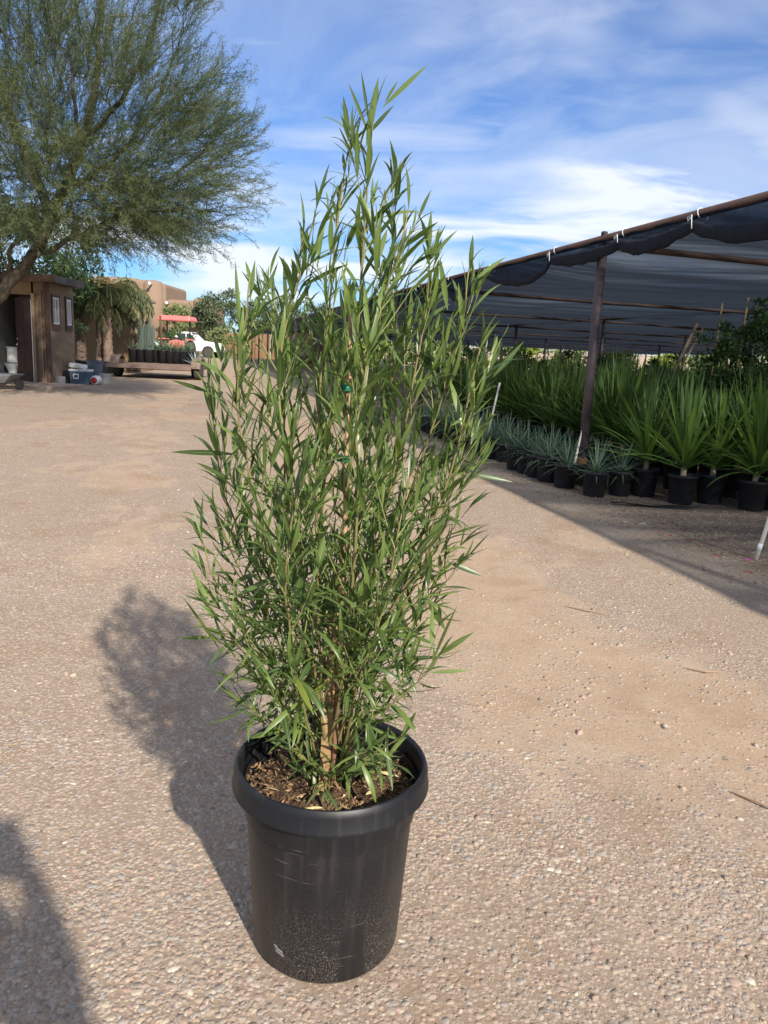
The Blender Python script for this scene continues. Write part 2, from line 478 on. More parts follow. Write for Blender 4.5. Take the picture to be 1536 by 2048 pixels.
def pot_mat(name, dusty=True):
    """black nursery plastic with dust specks and scuffs"""
    m, nt, N, L, b = nodes(name)
    tc = N.new('ShaderNodeTexCoord'); P = tc.outputs['Object']
    v = N.new('ShaderNodeTexVoronoi'); v.inputs['Scale'].default_value = 130; L.new(P, v.inputs['Vector'])
    n = N.new('ShaderNodeTexNoise'); n.inputs['Scale'].default_value = 7; n.inputs['Detail'].default_value = 6; L.new(P, n.inputs[0])
    n3 = N.new('ShaderNodeTexNoise'); n3.inputs['Scale'].default_value = 600; n3.inputs['Detail'].default_value = 3; L.new(P, n3.inputs[0])
    sx = N.new('ShaderNodeSeparateXYZ'); L.new(P, sx.inputs[0])

    def rng(src, a, bb, lo, hi):
        mm = N.new('ShaderNodeMapRange'); mm.interpolation_type = 'SMOOTHSTEP'; L.new(src, mm.inputs[0]); mm.inputs[1].default_value = a; mm.inputs[2].default_value = bb; mm.inputs[3].default_value = lo; mm.inputs[4].default_value = hi; return mm.outputs[0]

    def math2(op, a, bb=0.0):
        x = N.new('ShaderNodeMath'); x.operation = op
        for i, q in enumerate((a, bb)):
            if isinstance(q, (int, float)): x.inputs[i].default_value = q
            else: L.new(q, x.inputs[i])
        return x.outputs[0]
    # splash of grit thrown up the lower wall, ragged upper edge
    hgt = math2('ADD', sx.outputs[2], math2('MULTIPLY', math2('SUBTRACT', n.outputs[0], 0.5), 0.22))
    low = rng(hgt, 0.0, 0.24, 1.0, 0.08)
    grit = rng(n3.outputs[0], 0.56, 0.66, 0.0, 1.0)
    spk = rng(v.outputs['Distance'], 0.10, 0.22, 1.0, 0.0)
    spk = math2('MULTIPLY', spk, rng(n.outputs[0], 0.42, 0.6, 0.0, 0.7))
    dust = math2('MULTIPLY', math2('MAXIMUM', math2('MULTIPLY', grit, 0.55), math2('MULTIPLY', spk, 0.8)), low)
    # wiped clean streak on the right of the front
    ex = math2('MULTIPLY', math2('SUBTRACT', sx.outputs[0], 0.062), 32.0)
    wob = math2('MULTIPLY', math2('SUBTRACT', n.outputs[0], 0.5), 2.2)
    ez = math2('MULTIPLY', math2('SUBTRACT', sx.outputs[2], 0.06), 10.5)
    d2 = math2('ADD', math2('ADD', math2('POWER', math2('ABSOLUTE', ex), 2.6), math2('POWER', math2('ABSOLUTE', ez), 4.0)), wob)
    fr = rng(sx.outputs[1], -0.10, -0.08, 1.0, 0.0)
    wipe = math2('MULTIPLY', rng(d2, 0.45, 1.15, 0.95, 0.0), fr)
    dust = math2('MULTIPLY', dust, math2('SUBTRACT', 1.0, wipe))
    # fine scratches
    mp = N.new('ShaderNodeMapping'); mp.inputs['Rotation'].default_value = (0.5, 0.3, 0.4); mp.inputs['Scale'].default_value = (6, 6, 160); L.new(P, mp.inputs[0])
    sc = N.new('ShaderNodeTexNoise'); sc.inputs['Scale'].default_value = 2.2; sc.inputs['Detail'].default_value = 2; L.new(mp.outputs[0], sc.inputs[0])
    scr = math2('MULTIPLY', rng(sc.outputs[0], 0.67, 0.76, 0.0, 0.34), rng(n.outputs[0], 0.5, 0.62, 0.0, 1.0))
    f = math2('MAXIMUM', dust, scr) if dusty else math2('MULTIPLY', scr, 1.0)
    haze = rng(n.outputs[0], 0.35, 0.75, 0.0, 0.006)
    mp2 = N.new('ShaderNodeMapping'); mp2.inputs['Scale'].default_value = (26, 26, 1.6); L.new(P, mp2.inputs[0])
    ws = N.new('ShaderNodeTexNoise'); ws.inputs['Scale'].default_value = 1.5; ws.inputs['Detail'].default_value = 5; L.new(mp2.outputs[0], ws.inputs[0])
    f = math2('ADD', math2('ADD', f, haze), rng(ws.outputs[0], 0.50, 0.78, 0.0, 0.055))
    mx = N.new('ShaderNodeMix'); mx.data_type = 'RGBA'; L.new(f, mx.inputs['Factor'])
    mx.inputs['A'].default_value = (0.0075, 0.0085, 0.011, 1); mx.inputs['B'].default_value = (0.40, 0.34, 0.28, 1)
    L.new(mx.outputs['Result'], b.inputs['Base Color'])
    L.new(rng(f, 0.0, 0.5, 0.46, 0.85), b.inputs['Roughness']); b.inputs['Specular IOR Level'].default_value = 0.36
    bp = N.new('ShaderNodeBump'); bp.inputs['Strength'].default_value = 0.12; bp.inputs['Distance'].default_value = 0.004
    L.new(n.outputs[0], bp.inputs['Height']); L.new(bp.outputs[0], b.inputs['Normal'])
    return m


def hem_mat():
    m = bpy.data.materials['shade_cloth'].copy(); m.name = 'single_layer_hem'
    for n in m.node_tree.nodes:
        if n.type == 'MAP_RANGE' and abs(n.inputs[4].default_value - 0.40) < 1e-4: n.inputs[3].default_value = 0.30; n.inputs[4].default_value = 0.5
    return m


def cloth_mat():
    """black woven shade cloth: an open weave that lets part of the daylight through"""
    m, nt, N, L, b = nodes('shade_cloth')
    b.inputs['Base Color'].default_value = (0.013, 0.019, 0.030, 1); b.inputs['Roughness'].default_value = 0.9; b.inputs['Specular IOR Level'].default_value = 0.0
    tr = N.new('ShaderNodeBsdfTransparent'); tl = N.new('ShaderNodeBsdfTranslucent'); tl.inputs[0].default_value = (0.045, 0.056, 0.075, 1)
    a = N.new('ShaderNodeMixShader'); a.inputs[0].default_value = 0.35; L.new(b.outputs[0], a.inputs[1]); L.new(tl.outputs[0], a.inputs[2])
    tc = N.new('ShaderNodeTexCoord'); mp = N.new('ShaderNodeMapping'); mp.inputs['Rotation'].default_value = (0, 0, R(-17)); mp.inputs['Scale'].default_value = (0.07, 0.95, 1); L.new(tc.outputs['Object'], mp.inputs[0])
    n = N.new('ShaderNodeTexNoise'); n.inputs['Scale'].default_value = 1.6; n.inputs['Detail'].default_value = 5; n.inputs['Roughness'].default_value = 0.7; L.new(mp.outputs[0], n.inputs[0])
    mr = N.new('ShaderNodeMapRange'); L.new(n.outputs[0], mr.inputs[0]); mr.inputs[1].default_value = 0.44; mr.inputs[2].default_value = 0.60; mr.inputs[3].default_value = 0.02; mr.inputs[4].default_value = 0.40
    # threads overlap when seen at a slant, as in a real weave
    lw = N.new('ShaderNodeLayerWeight'); lw.inputs['Blend'].default_value = 0.5
    fc = N.new('ShaderNodeMapRange'); L.new(lw.outputs['Facing'], fc.inputs[0]); fc.inputs[1].default_value = 0.62; fc.inputs[2].default_value = 0.88; fc.inputs[3].default_value = 1.0; fc.inputs[4].default_value = 0.04
    ml = N.new('ShaderNodeMath'); ml.operation = 'MULTIPLY'; L.new(mr.outputs[0], ml.inputs[0]); L.new(fc.outputs[0], ml.inputs[1])
    tr.inputs[0].default_value = (0.82, 0.90, 1.0, 1)
    c = N.new('ShaderNodeMixShader'); L.new(ml.outputs[0], c.inputs[0]); L.new(a.outputs[0], c.inputs[1]); L.new(tr.outputs[0], c.inputs[2])
    L.new(c.outputs[0], N['Material Output'].inputs[0])
    return m


M = {}
M['ground'] = ground_mat(); M['stone'] = stone_mat(); M['pot'] = pot_mat('nursery_pot_plastic'); M['pot_plain'] = mat('black_pot_plastic', (0.02, 0.021, 0.024), (0.012, 0.012, 0.014), 9, 0.5, 0.1, c3=(0.07, 0.06, 0.055))
M['soil'] = mat('potting_soil', (0.16, 0.095, 0.055), (0.045, 0.028, 0.018), 38, 0.95, 0.9, 160)
M['chip'] = leaf_mat('bark_chip', (0.10, 0.055, 0.03), (0.34, 0.22, 0.12), 0.85, 0.0, 0.15, tip=(0.6, 0.5, 0.32))
M['leaf'] = leaf_mat('shrub_leaf', (0.044, 0.086, 0.027), (0.165, 0.240, 0.062), 0.38, 0.40, 0.6, midrib=(0.19, 0.25, 0.08), tip=(0.22, 0.26, 0.05))
M['stem'] = mat('shrub_stem', (0.20, 0.20, 0.07), (0.14, 0.095, 0.045), 12, 0.6, 0.1, stretch=(1, 1, 0.3))
M['stake_wood'] = mat('stake_wood', (0.40, 0.26, 0.13), (0.20, 0.11, 0.055), 30, 0.75, 0.25, stretch=(4, 4, 0.35))
M['green_tape'] = mat('green_tape', (0.01, 0.17, 0.11), (0.008, 0.12, 0.08), 10, 0.35)
M['rust_pipe'] = mat('rusty_pipe', (0.095, 0.052, 0.040), (0.050, 0.033, 0.030), 7, 0.62, 0.15, 60, stretch=(1, 1, 0.5))
M['post_pipe'] = mat('post_pipe', (0.085, 0.062, 0.062), (0.05, 0.038, 0.04), 5, 0.5, 0.1, 60, stretch=(1, 1, 0.4))
M['rust_ring'] = mat('rust', (0.30, 0.12, 0.05), (0.16, 0.06, 0.03), 30, 0.9, 0.4)
M['cloth'] = cloth_mat()
M['hem'] = hem_mat()
M['tie'] = mat('white_twine', (0.55, 0.62, 0.64), (0.45, 0.51, 0.54), 30, 0.6)
M['pvc'] = mat('pvc_pipe', (0.78, 0.72, 0.60), (0.62, 0.56, 0.45), 8, 0.5)
M['label_white'] = mat('white_label', (0.8, 0.8, 0.78), (0.72, 0.72, 0.7), 20, 0.5)
M['bamboo'] = mat('bamboo', (0.42, 0.31, 0.18), (0.28, 0.2, 0.11), 14, 0.6, 0.1)
M['lumber'] = mat('weathered_lumber', (0.30, 0.235, 0.17), (0.19, 0.14, 0.10), 12, 0.8, 0.2, stretch=(3, 3, 0.4))
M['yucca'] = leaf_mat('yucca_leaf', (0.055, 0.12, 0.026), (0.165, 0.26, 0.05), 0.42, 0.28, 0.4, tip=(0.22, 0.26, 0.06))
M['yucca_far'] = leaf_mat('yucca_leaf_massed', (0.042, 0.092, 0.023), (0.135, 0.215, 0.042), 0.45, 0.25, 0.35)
M['agave'] = leaf_mat('agave_leaf', (0.07, 0.125, 0.07), (0.175, 0.25, 0.15), 0.5, 0.15, 0.35)
M['yucca_trunk'] = mat('yucca_trunk', (0.34, 0.27, 0.18), (0.19, 0.14, 0.09), 20, 0.85, 0.3, stretch=(1, 1, 5))
M['mesquite_leaf'] = leaf_mat('mesquite_leaf', (0.048, 0.075, 0.036), (0.135, 0.160, 0.074), 0.55, 0.36, 0.2)
M['mesquite_bark'] = mat('mesquite_bark', (0.085, 0.072, 0.045), (0.04, 0.033, 0.023), 9, 0.9, 0.5, 30)
M['twig'] = mat('twig', (0.085, 0.08, 0.045), (0.055, 0.05, 0.032), 9, 0.8)
M['dark_leaf'] = leaf_mat('dark_tree_leaf', (0.022, 0.05, 0.022), (0.07, 0.115, 0.04), 0.5, 0.2, 0.3)
M['shrub_dark'] = leaf_mat('dark_shrub_leaf', (0.022, 0.055, 0.018), (0.075, 0.135, 0.035), 0.5, 0.25, 0.3)
M['shrub_pale'] = leaf_mat('pale_shrub_leaf', (0.10, 0.14, 0.055), (0.25, 0.28, 0.12), 0.6, 0.25, 0.2)
M['shrub_bright'] = leaf_mat('bright_shrub_leaf', (0.13, 0.19, 0.035), (0.34, 0.40, 0.08), 0.6, 0.3, 0.2)
M['bg_leaf'] = leaf_mat('far_tree_leaf', (0.05, 0.075, 0.04), (0.13, 0.165, 0.085), 0.6, 0.2, 0.2)
M['palm_leaf'] = leaf_mat('palm_leaflet', (0.05, 0.075, 0.04), (0.15, 0.165, 0.075), 0.5, 0.2, 0.35, tip=(0.3, 0.24, 0.1))
M['palm_dry'] = leaf_mat('dry_palm_leaflet', (0.30, 0.21, 0.10), (0.52, 0.40, 0.22), 0.7, 0.2, 0.2)
M['palm_trunk'] = mat('palm_trunk', (0.24, 0.17, 0.13), (0.10, 0.07, 0.055), 9, 0.9, 0.5, 40, stretch=(2, 2, 0.5))
M['stucco'] = mat('brown_stucco', (0.255, 0.18, 0.12), (0.21, 0.145, 0.095), 3, 0.95, 0.25, 70)
M['adobe'] = mat('adobe_stucco', (0.245, 0.172, 0.12), (0.21, 0.145, 0.10), 0.6, 0.95, 0.2, 12)
M['adobe_light'] = mat('tan_stucco', (0.31, 0.215, 0.12), (0.25, 0.17, 0.095), 1.4, 0.95, 0.2, 30)
M['ochre_wall'] = mat('ochre_wall', (0.25, 0.145, 0.08), (0.17, 0.10, 0.055), 1.2, 0.95, 0.2, 20)
M['brown_paint'] = mat('brown_painted_wood', (0.115, 0.065, 0.042), (0.075, 0.042, 0.028), 6, 0.7, 0.15, 30, stretch=(3, 3, 0.5))
M['grey_brown'] = mat('dark_fascia', (0.095, 0.078, 0.07), (0.06, 0.05, 0.046), 5, 0.75, 0.2)
M['door'] = mat('dark_door', (0.055, 0.026, 0.018), (0.034, 0.016, 0.012), 5, 0.5, 0.1, 30, stretch=(3, 3, 0.4))
M['interior'] = mat('grey_interior_wall', (0.26, 0.26, 0.235), (0.22, 0.22, 0.2), 3, 0.9)
M['white_frame'] = mat('white_vinyl', (0.80, 0.80, 0.78), (0.72, 0.72, 0.7), 6, 0.4)
M['porcelain'] = mat('porcelain', (0.82, 0.81, 0.77), (0.76, 0.75, 0.7), 4, 0.15, spec=0.6)
M['metal'] = mat('bright_metal', (0.65, 0.63, 0.58), (0.5, 0.48, 0.45), 12, 0.3, metal=0.9)
M['concrete'] = mat('concrete', (0.42, 0.34, 0.28), (0.33, 0.27, 0.22), 5, 0.92, 0.25, 60)
M['block'] = mat('grey_block', (0.40, 0.40, 0.39), (0.32, 0.32, 0.31), 14, 0.95, 0.3, 80)
M['cooler_blue'] = mat('cooler_blue', (0.085, 0.135, 0.20), (0.065, 0.105, 0.16), 5, 0.5, c3=(0.12, 0.17, 0.23))
M['cooler_white'] = mat('cooler_white', (0.80, 0.80, 0.78), (0.66, 0.66, 0.64), 5, 0.4)
M['red'] = mat('red_plastic', (0.45, 0.03, 0.03), (0.36, 0.025, 0.025), 8, 0.4)
M['black'] = mat('black_rubber', (0.02, 0.02, 0.021), (0.012, 0.012, 0.012), 9, 0.7, 0.1)
M['bin_blue'] = mat('slate_bin', (0.055, 0.07, 0.11), (0.04, 0.05, 0.08), 5, 0.55)
M['deck_wood'] = mat('deck_wood', (0.215, 0.15, 0.115), (0.13, 0.09, 0.07), 6, 0.85, 0.35, 30, stretch=(0.6, 5, 5))
M['trailer_steel'] = mat('rusty_steel', (0.20, 0.14, 0.11), (0.12, 0.085, 0.07), 7, 0.7, 0.2)
M['tyre'] = mat('dusty_tyre', (0.075, 0.065, 0.058), (0.035, 0.032, 0.03), 12, 0.9, 0.2)
M['tractor_red'] = mat('tractor_red', (0.66, 0.17, 0.15), (0.58, 0.14, 0.125), 3, 0.4)
M['white_paint'] = mat('white_car_paint', (0.80, 0.80, 0.80), (0.76, 0.76, 0.76), 2, 0.25, spec=0.6)
M['glass'] = mat('dark_glass', (0.03, 0.036, 0.042), (0.02, 0.025, 0.03), 2, 0.08, spec=0.8)
M['cactus'] = mat('blue_cactus', (0.085, 0.11, 0.092), (0.05, 0.07, 0.06), 6, 0.7, 0.3, stretch=(4, 4, 0.6))
M['yellow'] = mat('yellow_paint', (0.66, 0.42, 0.07), (0.55, 0.34, 0.06), 6, 0.5)
M['steel_grey'] = mat('grey_tray', (0.30, 0.31, 0.31), (0.22, 0.225, 0.23), 7, 0.6, 0.1)
M['petal_pink'] = mat('magenta_petal', (0.55, 0.05, 0.28), (0.45, 0.04, 0.22), 40, 0.6)
M['petal_red'] = mat('red_petal', (0.38, 0.035, 0.05), (0.28, 0.03, 0.04), 40, 0.6)
M['petal_yellow'] = mat('yellow_leaf', (0.55, 0.47, 0.12), (0.45, 0.38, 0.1), 40, 0.6)
M['petal_pale'] = mat('pale_leaf', (0.66, 0.64, 0.50), (0.52, 0.50, 0.38), 40, 0.6)
M['skin'] = mat('skin', (0.45, 0.28, 0.2), (0.4, 0.25, 0.18), 10, 0.55)
M['shirt'] = mat('blue_grey_shirt', (0.12, 0.15, 0.2), (0.1, 0.12, 0.17), 30, 0.85, 0.1)
M['trousers'] = mat('denim', (0.06, 0.075, 0.12), (0.05, 0.06, 0.1), 40, 0.9, 0.1)
M['hair'] = mat('dark_hair', (0.03, 0.022, 0.016), (0.02, 0.015, 0.01), 40, 0.6)


# ------------------------------------------------------------------ ground
def build_ground():
    xs = [-1500, -80, -20, -8, -3, -1, 0, 1, 3, 8, 20, 80, 1500]
    ys = [-1500, -60, -10, -2, 0, 1, 2, 3, 5, 8, 12, 20, 35, 70, 300, 3000]
    V = [(x, y, gz(x, y)) for y in ys for x in xs]
    n = len(xs)
    Fq = [(j * n + i, j * n + i + 1, (j + 1) * n + i + 1, (j + 1) * n + i) for j in range(len(ys) - 1) for i in range(n - 1)]
    o = link('ground', np_mesh('ground', np.array(V), np.array(Fq)), M['ground'])
    tag(o, kind='structure')


def stones(name, N, rect, r0, r1, hfac, seed, keep=None, nside=7, palette=None):
    g = np.random.default_rng(seed)
    x = g.uniform(rect[0], rect[1], N); y = g.uniform(rect[2], rect[3], N)
    z = 0.006 * np.clip(y - 2.0, 0, 68)
    p = proj(np.stack([x, y, z], 1))
    ok = (p[:, 0] > -260) & (p[:, 0] < 1800) & (p[:, 1] < 2240)
    # patchy: coarse where the compacted dirt has worn off
    den = 0.5 + 0.28 * np.sin(1.7 * x + 0.9 * y + 0.6) * np.cos(1.1 * y - 0.7 * x) + 0.22 * np.sin(4.3 * x - 2.9 * y + 1.0) + 0.18 * np.cos(6.1 * y + 3.3 * x)
    qd = x + 0.2526 * y; den = den + 0.12 - 0.55 * np.exp(-((qd - 1.55) / 0.42) ** 4) * np.clip((y - 1.7) / 0.8, 0, 1) + 0.25 * np.sin(11 * x + 5 * y) * np.sin(9 * y - 7 * x + 2)
    den = den + 0.3 * np.exp(-((x + 0.9 + 0.25 * (y - 2)) / 0.5) ** 2)
    ok &= g.uniform(0, 1, N) < np.clip(den, 0.12, 1.0)
    ok &= ((x + 0.085) ** 2 + (y - 1.465) ** 2) > 0.17 ** 2
    if keep is not None: ok &= keep(x, y)
    x, y, z = x[ok], y[ok], z[ok]; n = len(x)
    r = r0 + (r1 - r0) * g.beta(1.3, 3.2, n)
    a0 = g.uniform(0, 6.28, n); el = g.uniform(0.62, 1.0, n)
    k = np.arange(nside) * 2 * np.pi / nside
    irr = g.uniform(0.6, 1.22, (n, nside))
    lx = np.cos(k)[None] * irr * r[:, None]; ly = np.sin(k)[None] * irr * r[:, None] * el[:, None]
    ca, sa = np.cos(a0)[:, None], np.sin(a0)[:, None]
    gx, gy = lx * ca - ly * sa, lx * sa + ly * ca
    h = r * g.uniform(hfac[0], hfac[1], n)
    tx = g.uniform(-0.25, 0.25, (n, 1)); ty = g.uniform(-0.25, 0.25, (n, 1))
    V = np.zeros((n, 2 * nside + 1, 3))
    V[:, :nside, 0] = x[:, None] + gx; V[:, :nside, 1] = y[:, None] + gy; V[:, :nside, 2] = z[:, None] - 0.001
    s = g.uniform(0.62, 0.86, (n, nside))
    V[:, nside:2 * nside, 0] = x[:, None] + gx * s; V[:, nside:2 * nside, 1] = y[:, None] + gy * s
    V[:, nside:2 * nside, 2] = z[:, None] + h[:, None] * (g.uniform(0.75, 1.0, (n, nside)) + (tx * np.cos(k) + ty * np.sin(k)))
    V[:, 2 * nside] = np.stack([x, y, z + h * g.uniform(0.95, 1.12, n)], 1)
    F = []
    for i in range(nside):
        j = (i + 1) % nside
        F += [(i, j, nside + j), (i, nside + j, nside + i), (nside + i, nside + j, 2 * nside)]
    F = np.array(F)
    Fall = (F[None] + (np.arange(n) * (2 * nside + 1))[:, None, None]).reshape(-1, 3)
    rnd = np.repeat(np.clip(g.beta(1.7, 1.6, n) * 0.96 + (g.uniform(0, 1, n) > 0.985) * 0.3, 0, 1), 2 * nside + 1)
    o = link(name, np_mesh(name, V.reshape(-1, 3), Fall, rnd), M['stone'])
    tag(o, kind='stuff')


build_ground()
stones('gravel', 64000, (-1.6, 1.7, 0.75, 2.3), 0.003, 0.0165, (0.09, 0.19), 1)
stones('gravel', 46000, (-2.9, 3.0, 2.3, 4.6), 0.003, 0.0150, (0.10, 0.24), 2, nside=6)
stones('gravel', 32000, (-6.5, 3.4, 4.6, 10.5), 0.004, 0.0155, (0.12, 0.30), 3, nside=5)
stones('gravel', 7000, (-10.5, 1.0, 10.5, 18), 0.006, 0.018, (0.2, 0.45), 4, nside=5)
stones('gravel', 1600, (-1.8, 3.0, 0.9, 7.0), 0.005, 0.017, (0.35, 0.7), 5, nside=5)
stones('gravel', 420, (0.6, 1.7, 2.0, 3.6), 0.006, 0.021, (0.35, 0.7), 6, nside=5)


# ------------------------------------------------------------------ foliage builders
def sword_soup(n, L, w, spread, curve, seed, shape='sword', fold=0.35, nseg=5, up_bias=1.0, base_r=0.02, zspan=0.08):
    """list of leaf transforms + blades of a rosette growing at the origin"""
    g = random.Random(seed); out = []
    for i in range(n):
        t = i / max(1, n - 1)                               # 0 inner upright .. 1 outer
        az = i * 2.39996 + g.uniform(-0.25, 0.25)
        tilt = spread * (t ** up_bias) * g.uniform(0.85, 1.12) + 0.05
        d = (math.sin(tilt) * math.cos(az), math.sin(tilt) * math.sin(az), math.cos(tilt))
        ln = L * g.uniform(0.78, 1.08) * (1.0 - 0.22 * t if shape == 'sword' else 1)
        V, F, mid = blade(ln, w * g.uniform(0.8, 1.15), nseg, curve * g.uniform(0.3, 1.3) * (0.4 + t), fold, shape, g.uniform(-0.5, 0.5))
        A = frame(d, g.uniform(-0.25, 0.25))
        off = np.array([math.cos(az) * base_r, math.sin(az) * base_r, zspan * (1 - t)])
        out.append((V, F, mid, A, off, g.random()))
    return out


def rosette_mesh(name, leaves, z0=0.0):
    s = Soup()
    for V, F, mid, A, off, r in leaves: s.add(V @ A.T + off + np.array([0, 0, z0]), F, r, mid)
    return s.mesh(name)


def pot_mb(r_top, r_bot, h, lip=0.012, n=28):
    return MB().lathe([(r_bot * 0.96, 0.0), (r_bot, 0.006), (r_top - lip * 0.9, h - 0.03), (r_top, h - 0.028), (r_top + 0.003, h - 0.006), (r_top, h), (r_top - 0.012, h), (r_top - 0.016, h - 0.04), (r_top - 0.022, h * 0.62)], n, cap1=False)


def soil_mb(r, z, n=22):
    return MB().lathe([(r, z - 0.012), (r * 0.98, z), (r * 0.55, z + 0.008), (0.01, z + 0.012)], n, cap0=False)


# ---- hero shrub
PX, PY = -0.085, 1.465
hero = empty('potted_shrub', (PX, PY, 0), 'tall narrow-leaved green shrub tied to a stake in a large black pot', 'potted plant')


def build_hero():
    pot = MB().lathe([(0.143, 0.0), (0.150, 0.004), (0.156, 0.012), (0.1785, 0.375), (0.1785, 0.382)], 96, (PX, PY, 0), cap1=False).build('pot', M['pot'], hero, True)
    rim = MB().lathe([(0.1788, 0.3745), (0.2030, 0.3700), (0.2052, 0.3712), (0.2056, 0.3745), (0.2040, 0.3775), (0.2022, 0.405), (0.2000, 0.4135), (0.1960, 0.4190), (0.1925, 0.4200), (0.1890, 0.4170), (0.1872, 0.410), (0.1850, 0.38), (0.1790, 0.31)], 96, (PX, PY, 0), cap0=False, cap1=False).build('rim', M['pot_rim'], pot, True)
    es = rim.modifiers.new('crisp', 'EDGE_SPLIT'); es.split_angle = R(38)
    # moulded mark low on the wall
    a = R(-122)
    mk = MB()
    for dz, ln, da in ((0.066, 0.019, 0.0), (0.0595, 0.021, 0.015), (0.071, 0.009, -0.05)):
        mk.box((PX + 0.1605 * math.cos(a + da), PY + 0.1605 * math.sin(a + da), dz), (0.003, ln, 0.003), a + da, R(-14))
    mk.build('moulded_mark', M['scuff'], pot)
    # soil with a rough crumbly surface
    g = np.random.default_rng(5); nr, na = 26, 84
    V = []
    for i in range(nr + 1):
        rr = 0.1800 * i / nr
        for k in range(na):
            t = 2 * math.pi * k / na
            z = 0.358 + 0.016 * math.exp(-(rr / 0.08) ** 2) + g.normal(0, 0.0042) + 0.006 * math.sin(9 * rr * 10 + 3 * t) - (0.01 if i > nr - 2 else 0)
            V.append((rr * math.cos(t), rr * math.sin(t), z))
    Fq = [(i * na + k, i * na + (k + 1) % na, (i + 1) * na + (k + 1) % na, (i + 1) * na + k) for i in range(nr) for k in range(na)]
    link('soil', np_mesh('soil', np.array(V), np.array(Fq), None, True), M['soil'], hero)
    # bark crumbs, bits of straw and dead leaves
    s = Soup()
    for i in range(1500):
        rr = 0.178 * math.sqrt(g.uniform()); t = g.uniform(0, 6.28)
        L_, w_ = g.uniform(0.004, 0.016), g.uniform(0.0015, 0.006)
        if g.uniform() < 0.08: L_, w_ = g.uniform(0.02, 0.035), g.uniform(0.002, 0.006)
        V, F, mid = blade(L_, w_, 2, g.uniform(-.6, .6), 0.5, 'lance')
        el = g.uniform(-0.3, 0.6); az = g.uniform(0, 6.28)
        A = frame((math.cos(az) * math.cos(el), math.sin(az) * math.cos(el), math.sin(el)), g.uniform(-1.2, 1.2))
        s.add(V @ A.T + np.array([rr * math.cos(t), rr * math.sin(t), 0.363 + 0.016 * math.exp(-(rr / 0.08) ** 2) + g.uniform(0, 0.006)]), F, g.uniform() ** 1.3)
    tag(link('bark_crumbs', s.mesh('bark_crumbs'), M['chip'], hero), kind='stuff')
    for (qx, qy, az, ln, wd) in ((-0.02, -0.145, 0.2, 0.05, 0.009), (0.05, -0.12, 2.2, 0.04, 0.008), (0.1, 0.03, -0.2, 0.045, 0.01), (-0.045, -0.12, 0.35, 0.045, 0.007), (0.075, -0.06, 0.9, 0.035, 0.008), (-0.1, -0.06, 2.6, 0.04, 0.007)):
        V, F, mid = blade(ln, wd, 4, 0.5, 0.4, 'lance'); A = frame((math.cos(az), math.sin(az), 0.12), 0.3)
        link('dead_leaf', np_mesh('dead_leaf', V @ A.T + np.array([qx, qy, 0.373]), F, None, True, mid), M['dead_leaf'], hero)
    # stake and cane, tied
    p0 = at(648, 1545, PY - 0.03); p0[2] = 0.35; p1 = at(676, 1130, PY); p2 = at(701, 628, PY)
    d = (p1 - p0)
    MB().tube([p0, p0 + d * 0.5, p1], [0.0150, 0.0145, 0.0135], 4).build('wooden_stake', M['stake_wood'], hero)
    q0 = p0 + np.array([0.018, 0.004, 0])
    MB().tube([q0, p1 + np.array([0.012, 0.0, 0]), p2], [0.006, 0.0055, 0.0045], 8).build('bamboo_cane', M['cane'], hero, True)
    for yy in (1532, 1357, 1212, 908, 768):
        t = (1545 - yy) / (1545 - 628); c = p0 + (p2 - p0) * t; c = np.array([p0[0] + (p1[0] - p0[0]) * min(1, (1545 - yy) / 415.0), PY, at(650, yy, PY)[2]])
        if yy < 1130: c = p1 + (p2 - p1) * ((1130 - yy) / 502.0)
        r0 = 0.019 if yy > 1130 else 0.013
        MB().lathe([(r0, -0.006), (r0 * 1.06, 0.0), (r0, 0.006)], 12, (c[0], c[1], c[2])).build('green_tie', M['green_tape'], hero)

